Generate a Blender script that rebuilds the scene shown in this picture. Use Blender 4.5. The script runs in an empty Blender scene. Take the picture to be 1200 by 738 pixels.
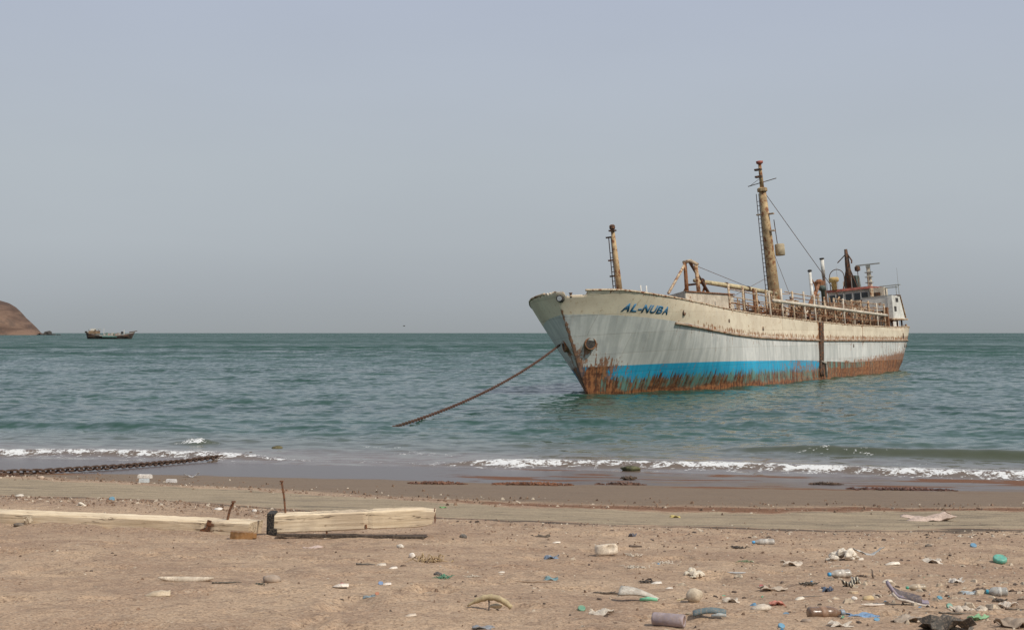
import bpy, math, random
import numpy as np
from mathutils import Vector, Matrix

S = bpy.context.scene
COL = S.collection
R = math.radians
random.seed(7); RNG = np.random.default_rng(11)

# ------------------------------------------------------------------ camera
cam_d = bpy.data.cameras.new('camera'); cam = bpy.data.objects.new('camera', cam_d); COL.objects.link(cam)
cam.location = (0, 0, 4.0); cam.rotation_euler = (R(90 + 0.752), 0, 0)
cam_d.sensor_width = 36; cam_d.lens = 48.0; cam_d.clip_start = 0.1; cam_d.clip_end = 60000
S.camera = cam

# ------------------------------------------------------------------ sky, sun, exposure
SUN_EL, SUN_AZ = 51.0, (0.77, -0.638)            # high sun, to the right and a little behind the camera
w = bpy.data.worlds.new('World'); S.world = w; w.use_nodes = True
nt = w.node_tree; nt.nodes.clear()
o_ = nt.nodes.new('ShaderNodeOutputWorld')
sky = nt.nodes.new('ShaderNodeTexSky'); sky.sky_type = 'NISHITA'; sky.sun_disc = False
sky.sun_elevation = R(SUN_EL); sky.sun_rotation = math.atan2(SUN_AZ[0], SUN_AZ[1])
sky.dust_density = 6.0; sky.air_density = 1.2
b1 = nt.nodes.new('ShaderNodeBackground'); b1.inputs[1].default_value = 0.07
nt.links.new(sky.outputs[0], b1.inputs[0])
tc = nt.nodes.new('ShaderNodeTexCoord'); sx = nt.nodes.new('ShaderNodeSeparateXYZ')
nt.links.new(tc.outputs['Generated'], sx.inputs[0])
rp = nt.nodes.new('ShaderNodeValToRGB'); nt.links.new(sx.outputs[2], rp.inputs[0])
E_ = rp.color_ramp.elements                      # dusty veil: thick and grey at the horizon, bluer above
E_[0].position = 0.0; E_[0].color = (0.347, 0.375, 0.392, 1)
E_[1].position = 1.0; E_[1].color = (0.435, 0.50, 0.63, 1)
for p_, c_ in ((0.028, (0.396, 0.430, 0.460)), (0.065, (0.448, 0.490, 0.528)), (0.12, (0.470, 0.518, 0.565)), (0.25, (0.455, 0.506, 0.615))):
    e = E_.new(p_); e.color = (*c_, 1)
b2 = nt.nodes.new('ShaderNodeBackground'); b2.inputs[1].default_value = 1.0
nz = nt.nodes.new('ShaderNodeTexNoise'); nz.inputs['Scale'].default_value = 2.6; nz.inputs['Detail'].default_value = 5     # faint uneven haze
mp = nt.nodes.new('ShaderNodeMapping'); mp.inputs['Scale'].default_value = (1, 1, 3.5); nt.links.new(tc.outputs['Generated'], mp.inputs[0]); nt.links.new(mp.outputs[0], nz.inputs[0])
mr = nt.nodes.new('ShaderNodeMapRange'); mr.inputs[1].default_value = .3; mr.inputs[2].default_value = .7; mr.inputs[3].default_value = .972; mr.inputs[4].default_value = 1.028; nt.links.new(nz.outputs[0], mr.inputs[0])
vm = nt.nodes.new('ShaderNodeVectorMath'); vm.operation = 'SCALE'; nt.links.new(rp.outputs[0], vm.inputs[0]); nt.links.new(mr.outputs[0], vm.inputs['Scale'])
nt.links.new(vm.outputs[0], b2.inputs[0])
mx = nt.nodes.new('ShaderNodeMixShader'); mx.inputs[0].default_value = 0.93
nt.links.new(b1.outputs[0], mx.inputs[1]); nt.links.new(b2.outputs[0], mx.inputs[2]); nt.links.new(mx.outputs[0], o_.inputs[0])
sd = bpy.data.lights.new('sun', 'SUN'); sun = bpy.data.objects.new('sun', sd); COL.objects.link(sun)
sd.energy = 3.3; sd.angle = R(1.2); sd.color = (1.0, 0.94, 0.85)
el = R(SUN_EL)
sun.rotation_euler = Vector((SUN_AZ[0]*math.cos(el), SUN_AZ[1]*math.cos(el), math.sin(el))).to_track_quat('Z', 'Y').to_euler()
sun.location = (40, -30, 60)
S.view_settings.view_transform = 'Standard'; S.view_settings.look = 'None'
S.view_settings.exposure = 0.0; S.view_settings.gamma = 1.0; S.view_settings.use_curve_mapping = False

# ------------------------------------------------------------------ node helper
class NT:
    def __init__(s, name):
        s.m = bpy.data.materials.new(name); s.m.use_nodes = True; s.t = s.m.node_tree
        s.b = s.t.nodes['Principled BSDF']; s.out = s.t.nodes['Material Output']; s._tc = None
    def n(s, typ, **k):
        x = s.t.nodes.new('ShaderNode' + typ)
        for a, v in k.items(): setattr(x, a, v)
        return x
    def put(s, sock, v):
        if v is None: return
        if hasattr(v, 'is_output'): s.t.links.new(v, sock)
        elif isinstance(v, (tuple, list)) and len(v) == 3 and sock.type == 'RGBA': sock.default_value = (*v, 1)
        else: sock.default_value = v
    def obj(s, scale=(1, 1, 1)):
        if s._tc is None: s._tc = s.n('TexCoord')
        m = s.n('Mapping'); m.inputs['Scale'].default_value = scale
        s.t.links.new(s._tc.outputs['Object'], m.inputs[0]); return m.outputs[0]
    def noise(s, vec, scale=1., detail=4, rough=.55, dist=0.):
        x = s.n('TexNoise'); s.put(x.inputs['Vector'], vec); x.inputs['Scale'].default_value = scale
        x.inputs['Detail'].default_value = detail; x.inputs['Roughness'].default_value = rough; x.inputs['Distortion'].default_value = dist
        return x.outputs[0]
    def voro(s, vec, scale, out='Distance', feat='F1'):
        x = s.n('TexVoronoi', feature=feat); s.put(x.inputs['Vector'], vec); x.inputs['Scale'].default_value = scale; return x.outputs[out]
    def attr(s, name): x = s.n('Attribute', attribute_name=name); return x.outputs['Fac']
    def math(s, op, a, b=0., c=None, clamp=False):
        x = s.n('Math', operation=op, use_clamp=clamp); s.put(x.inputs[0], a); s.put(x.inputs[1], b)
        if c is not None: s.put(x.inputs[2], c)
        return x.outputs[0]
    def ss(s, v, lo, hi):                        # smoothstep lo..hi -> 0..1
        x = s.n('MapRange', interpolation_type='SMOOTHSTEP'); s.put(x.inputs[0], v); s.put(x.inputs[1], lo); s.put(x.inputs[2], hi); return x.outputs[0]
    def mix(s, f, a, b, mode='MIX'):
        x = s.n('Mix', data_type='RGBA', blend_type=mode); s.put(x.inputs[0], f); s.put(x.inputs[6], a); s.put(x.inputs[7], b); return x.outputs[2]
    def fmix(s, f, a, b):
        x = s.n('Mix', data_type='FLOAT'); s.put(x.inputs[0], f); s.put(x.inputs[2], a); s.put(x.inputs[3], b); return x.outputs[0]
    def bump(s, h, strength=.5, dist=.05, nrm=None):
        x = s.n('Bump'); s.put(x.inputs['Strength'], strength); s.put(x.inputs['Distance'], dist); s.put(x.inputs['Height'], h)
        if nrm is not None: s.put(x.inputs['Normal'], nrm)
        return x.outputs[0]
    def fin(s, col=None, rough=None, nrm=None, **k):
        s.put(s.b.inputs['Base Color'], col); s.put(s.b.inputs['Roughness'], rough); s.put(s.b.inputs['Normal'], nrm)
        for a, v in k.items(): s.put(s.b.inputs[a.replace('_', ' ')], v)
        return s.m

_mc = {}
def plain(col, rough=.75, var=.25, scale=6., rust=0., dirt=(.30, .23, .16), dirtf=.35, bump=.25, bd=.01, **k):
    """weathered procedural surface of one colour: blotches, dust, optional rust"""
    key = (tuple(col), rough, var, scale, rust, dirtf, tuple(dirt), tuple(k.items()))
    if key in _mc: return _mc[key]
    t = NT('surface'); v = t.obj()
    a = t.noise(v, scale, 5); b = t.noise(v, scale*4.3, 4)
    dark = tuple(x*(1-var*1.6) if var*1.6 < 1 else 0 for x in col); lite = tuple(min(1, x*(1+var*.6)) for x in col)
    c = t.mix(t.ss(a, .3, .7), dark, lite)
    c = t.mix(t.math('MULTIPLY', t.ss(b, .45, .7), dirtf), c, dirt)
    if rust > 0:
        r = t.noise(v, scale*1.7, 6, .65)
        rc = t.mix(b, (.10, .035, .015), (.33, .13, .045))
        c = t.mix(t.ss(r, .72-.45*rust, .80-.45*rust), c, rc)
    _mc[key] = t.fin(c, rough, t.bump(t.noise(v, scale*6, 4), bump, bd), **k)
    return _mc[key]

# ------------------------------------------------------------------ mesh helper
class MB:
    def __init__(s): s.v = []; s.f = []
    def add(s, vs, fs):
        o = len(s.v); s.v += [tuple(map(float, p)) for p in vs]; s.f += [tuple(i+o for i in f) for f in fs]; return s
    def box(s, c, d, rz=0., ry=0., rx=0., taper=1.):
        M = Matrix.Translation(c) @ Matrix.Rotation(rz, 4, 'Z') @ Matrix.Rotation(ry, 4, 'Y') @ Matrix.Rotation(rx, 4, 'X')
        h = [x/2 for x in d]
        P = [M @ Vector((sx_*h[0]*(taper if sz > 0 else 1), sy*h[1]*(taper if sz > 0 else 1), sz*h[2])) for sz in (-1, 1) for sy in (-1, 1) for sx_ in (-1, 1)]
        return s.add(P, [(0, 2, 3, 1), (4, 5, 7, 6), (0, 1, 5, 4), (2, 6, 7, 3), (0, 4, 6, 2), (1, 3, 7, 5)])
    def prism(s, poly, y0, y1, axis='y'):       # polygon in (a,b) extruded along axis
        n = len(poly)
        f = {'y': lambda a, b, t: (a, t, b), 'x': lambda a, b, t: (t, a, b), 'z': lambda a, b, t: (a, b, t)}[axis]
        P = [f(a, b, y0) for a, b in poly] + [f(a, b, y1) for a, b in poly]
        return s.add(P, [tuple(range(n))[::-1], tuple(range(n, 2*n))] + [(i, (i+1) % n, n+(i+1) % n, n+i) for i in range(n)])
    def tube(s, pts, r, n=8, close=False):
        pts = [Vector(p) for p in pts]; m = len(pts); rs = r if isinstance(r, (list, tuple)) else [r]*m
        vs = []; up = None
        for i, p in enumerate(pts):
            a = pts[(i-1) % m] if (close or i > 0) else p; b = pts[(i+1) % m] if (close or i < m-1) else p
            d = (b-a).normalized()
            if up is None: up = d.orthogonal().normalized()
            up = (up - d*up.dot(d)); up = up.normalized() if up.length > 1e-6 else d.orthogonal().normalized()
            q = d.cross(up)
            vs += [p + (up*math.cos(2*math.pi*k/n) + q*math.sin(2*math.pi*k/n))*rs[i] for k in range(n)]
        fs = []
        for i in range(m if close else m-1):
            j = (i+1) % m
            fs += [(i*n+k, i*n+(k+1) % n, j*n+(k+1) % n, j*n+k) for k in range(n)]
        if not close: fs += [tuple(range(n))[::-1], tuple(range((m-1)*n, m*n))]
        return s.add(vs, fs)
    def lathe(s, prof, n=14, M=None):           # prof: (radius, height) list round Z
        M = M or Matrix.Identity(4)
        vs = [M @ Vector((r*math.cos(2*math.pi*k/n), r*math.sin(2*math.pi*k/n), h)) for r, h in prof for k in range(n)]
        m = len(prof)
        fs = [(i*n+k, i*n+(k+1) % n, (i+1)*n+(k+1) % n, (i+1)*n+k) for i in range(m-1) for k in range(n)]
        return s.add(vs, fs + [tuple(range(n))[::-1], tuple(range((m-1)*n, m*n))])
    def grid(s, P):                              # P[i][j] points
        a, b = len(P), len(P[0])
        return s.add([p for row in P for p in row], [(i*b+j, i*b+j+1, (i+1)*b+j+1, (i+1)*b+j) for i in range(a-1) for j in range(b-1)])
    def ico(s, c, d, seed=0, amp=.25, ang=False, n=(8, 6)):
        rr = random.Random(seed); ph = [rr.uniform(0, 6.28) for _ in range(8)]; vs = []; nu, nv = n
        vs.append((0, 0, -1.)); 
        for i in range(1, nv):
            th = math.pi*i/nv
            for j in range(nu):
                u = 2*math.pi*j/nu; vs.append((math.sin(th)*math.cos(u), math.sin(th)*math.sin(u), -math.cos(th)))
        vs.append((0, 0, 1.)); P = []
        for x, y, z in vs:
            k = 1 + amp*(math.sin(2.3*x+ph[0])*math.sin(2.7*y+ph[1]) + .6*math.sin(5*x+ph[2]+3*z)*math.sin(4*y+ph[3]) + rr.uniform(-.3, .3))
            if ang:
                mx_ = max(abs(x), abs(y), abs(z)); k *= (1/mx_)**.75*.8
            P.append((c[0]+x*k*d[0]/2, c[1]+y*k*d[1]/2, c[2]+z*k*d[2]/2))
        L = len(vs)-1
        fs = [(0, 1+(j+1) % nu, 1+j) for j in range(nu)]
        for i in range(nv-2): fs += [(1+i*nu+j, 1+i*nu+(j+1) % nu, 1+(i+1)*nu+(j+1) % nu, 1+(i+1)*nu+j) for j in range(nu)]
        fs += [(L, 1+(nv-2)*nu+j, 1+(nv-2)*nu+(j+1) % nu) for j in range(nu)]
        return s.add(P, fs)
    def build(s, name, mat, parent=None, smooth=False, solid=0.):
        me = bpy.data.meshes.new(name); me.from_pydata(s.v, [], s.f); me.update()
        if smooth: me.polygons.foreach_set('use_smooth', [True]*len(me.polygons))
        me.materials.append(mat)
        o = bpy.data.objects.new(name, me); COL.objects.link(o); o.parent = parent
        if solid:
            md = o.modifiers.new('thickness', 'SOLIDIFY'); md.thickness = solid
        return o
def tag(o, label=None, cat=None, group=None, kind=None):
    if label: o['label'] = label
    if cat: o['category'] = cat
    if group: o['group'] = group
    if kind: o['kind'] = kind
    elif label and cat: o['kind'] = 'thing'
    return o
def empty(name, loc=(0, 0, 0), rot=(0, 0, 0)):
    o = bpy.data.objects.new(name, None); COL.objects.link(o); o.location = loc; o.rotation_euler = rot; return o
def bigmesh(name, V, nr, nc, mat, attrs):
    """regular grid of nr x nc vertices"""
    me = bpy.data.meshes.new(name); me.vertices.add(nr*nc); me.vertices.foreach_set('co', V.astype(np.float32).ravel())
    i = np.arange(nr-1)[:, None]*nc + np.arange(nc-1)[None, :]
    q = np.stack([i, i+1, i+nc+1, i+nc], -1).reshape(-1, 4).astype(np.int32); nq = len(q)
    me.loops.add(nq*4); me.loops.foreach_set('vertex_index', q.ravel())
    me.polygons.add(nq); me.polygons.foreach_set('loop_start', np.arange(nq, dtype=np.int32)*4)
    me.polygons.foreach_set('use_smooth', np.ones(nq, bool)); me.update(calc_edges=True); me.validate()
    for k, a in attrs.items():
        at = me.attributes.new(k, 'FLOAT', 'POINT'); at.data.foreach_set('value', a.astype(np.float32).ravel())
    me.materials.append(mat); o = bpy.data.objects.new(name, me); COL.objects.link(o); return o
def vnoise(x, y, seed=0):
    xi = np.floor(x).astype(np.int64); yi = np.floor(y).astype(np.int64); fx = x-xi; fy = y-yi
    fx = fx*fx*(3-2*fx); fy = fy*fy*(3-2*fy)
    def h(a, b):
        n = (a*374761393 + b*668265263 + seed*974634777) & 0xffffffff; n = ((n ^ (n >> 13))*1274126177) & 0xffffffff
        return ((n ^ (n >> 16)) & 0xffff)/65535.*2-1
    return (h(xi, yi)*(1-fx)+h(xi+1, yi)*fx)*(1-fy) + (h(xi, yi+1)*(1-fx)+h(xi+1, yi+1)*fx)*fy
def fbm(x, y, o=4, seed=0):
    r = 0; a = 1; t = 0
    for i in range(o): r = r + a*vnoise(x*2**i, y*2**i, seed+i*7); t += a; a *= .5
    return r/t
def sstep(v, a, b): t = np.clip((v-a)/(b-a), 0, 1); return t*t*(3-2*t)

# ------------------------------------------------------------------ the beach
def shore(X, Y): return (40.4-0.226*X-Y)*0.975                      # metres inland from the water's edge
def along(X, Y): return X*0.975 - (Y-40.4)*0.22
PC = [-80, -30, -10, 0, 5, 10, 16, 22.6, 29.2, 34, 40, 80]; PZ = [-6, -2.2, -.7, 0, .30, .62, 1.02, 1.47, 1.97, 2.2, 2.4, 3.0]
TIDE_A = np.array([(-40, 36), (-15.25, 33.2), (-12.59, 33.2), (-9.46, 33.2), (-6.14, 32.8), (-2.99, 31.98), (0, 31.2), (2.89, 30.85), (5.78, 30.9), (8.58, 30.55), (11.45, 30.6), (14.53, 31.0), (40, 28)])
TIDE_T = np.array([(-40, 36), (-14.43, 30.82), (-11.42, 30.5), (-8.05, 28.66), (-5, 26.72), (-2.29, 24.48), (0, 23.27), (2.14, 22.85), (4.29, 22.91), (6.58, 23.43), (8.88, 23.73), (11.24, 24.03), (40, 25)])
TIDE_B = np.array([(-40, 28), (-11.33, 24.2), (-9.09, 24.27), (-6.55, 23.32), (-4.08, 21.78), (-1.91, 20.43), (0, 19.58), (1.77, 18.96), (3.53, 18.84), (5.39, 19.2), (7.4, 19.76), (9.43, 20.17), (40, 21)])
PR = np.random.default_rng(77); FEET = []
for tx, ty, ta, n_ in ((-6.5, 9.0, .35, 12), (-2.0, 8.2, 1.1, 9), (1.0, 9.6, .15, 14), (-5.5, 13.8, -.12, 14), (3.0, 13.5, 2.6, 10), (5.5, 9.5, 1.7, 9)):    # old footprints
    for k_ in range(n_):
        s_ = (k_ % 2-.5)*.22; FEET.append((tx+math.cos(ta)*.62*k_-math.sin(ta)*s_+PR.normal(0, .04), ty+math.sin(ta)*.62*k_+math.cos(ta)*s_+PR.normal(0, .04), ta+PR.normal(0, .2), PR.uniform(.6, 1.)))
def tl(L, X): return np.interp(X, L[:, 0], L[:, 1])
def beach_z(X, Y, fine=True):
    X = np.asarray(X, float); Y = np.asarray(Y, float); c = shore(X, Y)
    z = np.interp(c, PC, PZ)
    dry = sstep(c, 8, 14)
    z = z + .05*fbm(X*.16, Y*.22, 2, 3)*dry + .022*fbm(X*.8, Y*.9, 3, 5)*dry
    tb = Y - tl(TIDE_B, X) + .25*fbm(X*.5, X*0, 2, 9)
    z = z - .015*sstep(tb, -.4, .3)*sstep(c, 5, 9)                  # small wave-cut step at the high tide line
    z = z + .02*np.exp(-((Y-tl(TIDE_T, X))/.5)**2)
    for fx, fy, fa, fd in FEET:
        near = (np.abs(X-fx) < .45) & (np.abs(Y-fy) < .45)
        if not near.any(): continue
        dx, dy = X[near]-fx, Y[near]-fy; a_ = (dx*math.cos(fa)+dy*math.sin(fa))/.17; b_ = (-dx*math.sin(fa)+dy*math.cos(fa))/.085; e_ = a_*a_+b_*b_
        z[near] += fd*(-.040*np.exp(-e_**2) + .016*np.exp(-((np.sqrt(e_)-1.55)/.35)**2))
    s_ = (X+8.6)*.9455-(Y-18.5)*.3256; q_ = (X+8.6)*.3256+(Y-18.5)*.9455          # sand banked against the long timber
    z = z + .055*np.exp(-((q_+.27)/.16)**2)*sstep(s_, -4, 0)*(1-sstep(s_, 5.2, 5.9))*(1+.5*fbm(X*2, Y*2, 2, 12))
    if fine:
        fg = 1-sstep(tb, -1.5, .3)
        z = z + (.020*fbm(X*3.1, Y*3.1, 3, 21) + .008*fbm(X*11, Y*11, 2, 33))*(.25+.75*fg)*sstep(c, 4, 9)
        k = fbm(X*1.7+3, Y*1.7, 2, 41); z = z - .032*sstep(k, .25, .5)*fg          # old trodden hollows
    return z
xs = np.concatenate([-np.geomspace(9, 90, 90)[::-1], np.arange(-8.96, 9, .034), np.geomspace(9, 90, 90)])
ys = np.concatenate([np.linspace(-40, 7, 30)[:-1], np.arange(7, 20, .03), np.geomspace(20, 36, 260)[1:], np.linspace(36, 90, 60)[1:]])
GX, GY = np.meshgrid(xs, ys); GZ = beach_z(GX, GY)
c_ = shore(GX, GY); wob = .45*fbm(GX*.35, GY*.5, 3, 61)+.30*fbm(GX*1.6, GY*1.1, 3, 62)
dA = GY-tl(TIDE_A, GX)+wob; dT = GY-tl(TIDE_T, GX)+wob; dB = GY-tl(TIDE_B, GX)+wob*.8
film = sstep(dA, -.3, 1.2)*(1-.55*sstep(GX, -1, 4)*(.7+.6*fbm(GX*.5, GY*1.2, 3, 7))); wet = sstep(dT, .2, 2.6)
pale = sstep(dB, 0, .7)*(1-sstep(dT, -.6, .3))
weed = .95*sstep(fbm(GX*.45+5, GY*1.1, 3, 23), -.05, .35)*sstep(dA, -.2, .6)*sstep(GX, -4, 1) + np.exp(-((dT-.5)/.75)**2)*.85*sstep(GX, -6, 2) + np.exp(-((dA+.1)/.5)**2)*.7*(.5+.5*fbm(GX*.25, GY*.2, 2, 77)) + np.exp(-((dA+.1)/.35)**2)*.9*(1-sstep(GX, -11.5, -9.5))
dark = np.exp(-((dB+.02)/.36)**2)*(.75+.4*fbm(GX*.6, GY*.8, 2, 70)) + .75*np.exp(-((dB-.95)/.20)**2)*sstep(fbm(GX*.45, GY*.9, 2, 88), -.1, .5)*sstep(GX, -1, 3)
peb = np.clip((1-sstep(dB, -.9, .1))*0 + sstep(dB, -3.2, -.2)*(1-sstep(dB, -.1, .2))*(1-sstep(GX, -3, 1)) + .8*sstep(dT, .0, .5)*(1-sstep(dT, 2.2, 3.8)) + .35*sstep(GX, 1, 6)*(1-sstep(GY, 11, 16)), 0, 1)

t = NT('sand'); v = t.obj()
n1 = t.noise(v, .8, 6, .6); n2 = t.noise(v, 5, 5, .6); n3 = t.noise(v, 55, 3, .7); n4 = t.noise(t.obj((.35, 2.2, 1)), 1.7, 5, .6)
c = t.mix(t.ss(n1, .35, .65), (.345, .232, .152), (.458, .325, .212))
c = t.mix(t.math('MULTIPLY', t.ss(n2, .48, .70), .5), c, (.200, .135, .095))
c = t.mix(t.math('MULTIPLY', t.ss(n3, .50, .66), .75), c, (.145, .095, .065))
c = t.mix(t.math('MULTIPLY', t.ss(t.noise(v, 24, 3, .6), .54, .68), .55), c, (.44, .345, .25))
spk = t.voro(v, 38, 'Distance'); spc = t.voro(v, 38, 'Color')
sp = t.math('MULTIPLY', t.ss(spk, .22, .12), t.ss(t.noise(v, 23, 2), .53, .6))
c = t.mix(t.math('MULTIPLY', sp, .7), c, (.50, .42, .32))
pl = t.ss(t.math('ADD', t.attr('pale'), t.math('MULTIPLY', t.math('SUBTRACT', n4, .5), .9)), .35, .65)
pc = t.mix(t.ss(n4, .35, .65), (.285, .220, .142), (.375, .292, .190))
pc = t.mix(t.math('MULTIPLY', t.ss(t.noise(t.obj((.5, 2.2, 1)), 1.5, 6, .72, .8), .50, .64), .75), pc, (.10, .082, .060))
c = t.mix(pl, c, pc)
pk = t.voro(v, 14, 'Color'); pd = t.voro(v, 14, 'Distance')
pm = t.math('MULTIPLY', t.attr('peb'), t.math('MULTIPLY', t.ss(pd, .5, .3), t.ss(t.noise(v, 9, 2), .42, .55)))
pcol = t.mix(pk, (.13, .075, .055), (.42, .34, .27))
c = t.mix(t.math('MULTIPLY', pm, .75), c, pcol)
c = t.mix(t.math('MULTIPLY', pl, .28), c, t.mix(t.ss(n3, .42, .6), (.40, .33, .23), (.19, .145, .10)))
wt = t.ss(t.math('ADD', t.attr('wet'), t.math('MULTIPLY', t.math('SUBTRACT', n4, .5), .7)), .2, .75)
c = t.mix(wt, c, t.mix(n4, (.145, .096, .058), (.225, .156, .092)))
fl = t.ss(t.math('ADD', t.attr('film'), t.math('MULTIPLY', t.math('SUBTRACT', n4, .5), .8)), .25, .75)
c = t.mix(fl, c, (.098, .068, .055))
wd = t.ss(t.math('ADD', t.attr('weed'), t.math('MULTIPLY', t.math('SUBTRACT', t.noise(t.obj((.5, 1.6, 1)), 4, 5, .7), .5), 1.6)), .42, .7)
c = t.mix(t.math('MULTIPLY', wd, .85), c, t.mix(n3, (.105, .048, .024), (.23, .105, .055)))
gr0 = t.noise(t.obj((.6, 1.8, 1)), 3.2, 6, .72, .6)
dk = t.ss(t.math('ADD', t.attr('dark'), t.math('MULTIPLY', t.math('SUBTRACT', gr0, .5), 2.2)), .32, .80)
c = t.mix(t.math('MULTIPLY', dk, .85), c, (.060, .047, .034))
ro = t.fmix(fl, t.fmix(wt, .95, .6), .28)
gr = t.noise(t.obj((.8, 1.4, 1)), 36, 4, .7); gr2 = t.noise(t.obj((.5, 1.8, 1)), 8, 5, .7)
c = t.mix(t.math('MULTIPLY', t.ss(gr2, .52, .68), .40), c, t.mix(1., c, (.52, .49, .46), 'MULTIPLY'))
c = t.mix(t.math('MULTIPLY', t.ss(gr, .51, .64), .60), c, t.mix(1., c, (.45, .42, .40), 'MULTIPLY'))
c = t.mix(t.math('MULTIPLY', t.ss(gr, .48, .36), .50), c, t.mix(1., c, (1.45, 1.42, 1.38), 'MULTIPLY'))
hgt = t.math('ADD', t.math('MULTIPLY', n3, .35), t.math('ADD', t.math('MULTIPLY', n2, .9), t.math('MULTIPLY', pm, .8)))
nr = t.bump(hgt, t.fmix(fl, t.fmix(wt, .9, .4), .05), .030)
ro = t.fmix(wd, ro, .85)
SAND = t.fin(c, ro, nr, Specular_IOR_Level=t.fmix(wd, t.fmix(fl, .25, .42), .12))
beach = bigmesh('beach', np.stack([GX, GY, GZ], -1).reshape(-1, 3), len(ys), len(xs), SAND, dict(film=film, wet=wet, pale=pale, weed=weed, dark=dark, peb=peb))
tag(beach, kind='structure')
def bz(x, y): return float(beach_z(np.array([x]), np.array([y]))[0])

# ------------------------------------------------------------------ the sea
ang = np.concatenate([np.linspace(-85, -27, 50)[:-1], np.linspace(-27, 27, 820), np.linspace(27, 85, 50)[1:]])*math.pi/180
rad = np.concatenate([np.geomspace(32, 420, 800), np.geomspace(420, 28000, 90)[1:]])
A_, Q_ = np.meshgrid(ang, rad); SX = np.sin(A_)*Q_; SY = np.cos(A_)*Q_
cs = shore(SX, SY); al = along(SX, SY)
Zs = np.zeros_like(SX)
amp = .10 + .90*sstep(-cs, 1.0, 16)
step = Q_*math.log(420/32)/800
base = math.atan2(-0.975, -0.22)                                       # waves run towards the shore
gust = .75 + .5*fbm(SX*.02, SY*.012, 3, 5)
for i in range(80):
    lam = 0.6*(9/0.6)**RNG.random(); th = base + RNG.normal(0, .85 if lam < 3 else .35); k = 2*math.pi/lam
    a = .024*lam/(2*math.pi)*(1.45 if lam < 3 else .85); ph = RNG.random()*6.283
    fade = np.clip((lam/(3.2*step)-1), 0, 1)
    wv = np.sin(k*(SX*math.cos(th)+SY*math.sin(th))+ph + .9*fbm(SX/lam*.13, SY/lam*.13, 1, i))
    Zs += a*fade*(wv + .25*wv*wv - .12)
Zs *= amp*gust*1.0
rn = fbm(al*.11+40, al*0+.3, 2, 3); rn2 = fbm(al*.13+7, al*0+.7, 2, 13)
for c0, hh, wd_, sd_ in ((-6.8, .30, .75, 17), (-12.5, .26, 1.1, 27), (-20, .22, 1.6, 37)):
    m = sstep(fbm(al*.10+sd_, al*0+sd_*.1, 2, sd_), -.15, .35); cc_ = cs-c0-.9*fbm(al*.15, al*0, 2, sd_+1)
    Zs += hh*m*np.exp(-np.where(cc_ > 0, (cc_/(wd_*.6))**2, (cc_/(wd_*1.5))**2))
# last breaker and its foam, broken off where the chain comes ashore
edge = .65*fbm(al*.22+3, al*0, 3, 51)
gap = np.clip(1-np.exp(-((al+5.0)/3.6)**4), 0, 1)
cb = cs+.85+edge
Zs += .16*gap*np.exp(-np.where(cb > 0, (cb/.5)**2, (cb/1.4)**2))
foam = (.45+.55*gap)*gap**.3*np.exp(-np.where(cb-.25 > 0, ((cb-.25)/.62)**2, ((cb-.25)/.95)**2))*(.62+.45*fbm(al*.5, cs*.8, 3, 71))
foam += .20*gap*np.exp(-((cs-.1+edge*.6)/.3)**2)
foam += .55*np.exp(-((cs+4.0+edge)/.8)**2)*sstep(fbm(al*.35, cs*.3, 2, 91), .12, .5)
foam += .24*np.exp(-((cb-.2)/.32)**2) + .95*np.exp(-((al+12.9)/.75)**2-((cs+5.6)/.36)**2)               # one small wave slapping over
Zs += .20*np.exp(-((al+12.9)/.8)**2-((cs+5.9)/.5)**2)*(1+.5*fbm(al*4, cs*4, 2, 3))
foam += .45*np.exp(-((cs+6.2+.8*edge)/.5)**2)*sstep(fbm(al*.3+9, al*0, 2, 97), .30, .6)
Zs += .05*foam*(.5+.5*fbm(SX*3, SY*3, 2, 15))
Zs += .03 + .05*fbm(al*.17, al*0, 2, 19)*sstep(cs, -3, 0)
shal = sstep(cs, -16, -.5)
t = NT('sea_water'); v = t.obj(); vs_ = t.obj((.55, 1.25, 1))
big = t.noise(t.obj((.004, .03, 1)), 1, 3); med = t.noise(t.obj((.06, .3, 1)), 1, 3)
deep = t.mix(t.ss(big, .35, .65), (.013, .047, .032), (.024, .070, .048))
sh = t.math('ADD', t.attr('shal'), t.math('MULTIPLY', t.math('SUBTRACT', med, .5), .35), clamp=True)
c = t.mix(t.ss(sh, .05, .75), deep, (.062, .070, .042)); c = t.mix(t.ss(sh, .72, 1.0), c, (.135, .098, .068))
ff = t.noise(v, 2.6, 6, .7, .6); fg_ = t.noise(v, 11, 4, .6)
fm = t.ss(t.math('ADD', t.attr('foam'), t.math('ADD', t.math('MULTIPLY', t.math('SUBTRACT', ff, .5), 3.4), t.math('MULTIPLY', t.math('SUBTRACT', fg_, .5), 1.8))), .62, .92)
fm = t.math('MULTIPLY', fm, t.ss(t.attr('foam'), .04, .25))
c = t.mix(fm, c, (.66, .655, .63))
h1 = t.noise(vs_, 1.5, 4, .6, .3); h2 = t.noise(vs_, .42, 3, .55, .2); h3 = t.noise(vs_, .12, 3, .5)
geo = t.n('NewGeometry'); sp3 = t.n('SeparateXYZ'); t.t.links.new(geo.outputs['Position'], sp3.inputs[0])
far = t.ss(sp3.outputs[1], 80., 380.)
def chop(scale, stretch, det):                 # colour noise around zero, read as a horizontal slope
    x = t.n('TexNoise'); t.put(x.inputs['Vector'], t.obj(stretch)); x.inputs['Scale'].default_value = scale; x.inputs['Detail'].default_value = det
    y = t.n('VectorMath', operation='SUBTRACT'); t.t.links.new(x.outputs['Color'], y.inputs[0]); y.inputs[1].default_value = (.5, .5, .5); return y.outputs[0]
def vsc(a, f):
    y = t.n('VectorMath', operation='SCALE'); t.t.links.new(a, y.inputs[0]); t.put(y.inputs['Scale'], f); return y.outputs[0]
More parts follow.
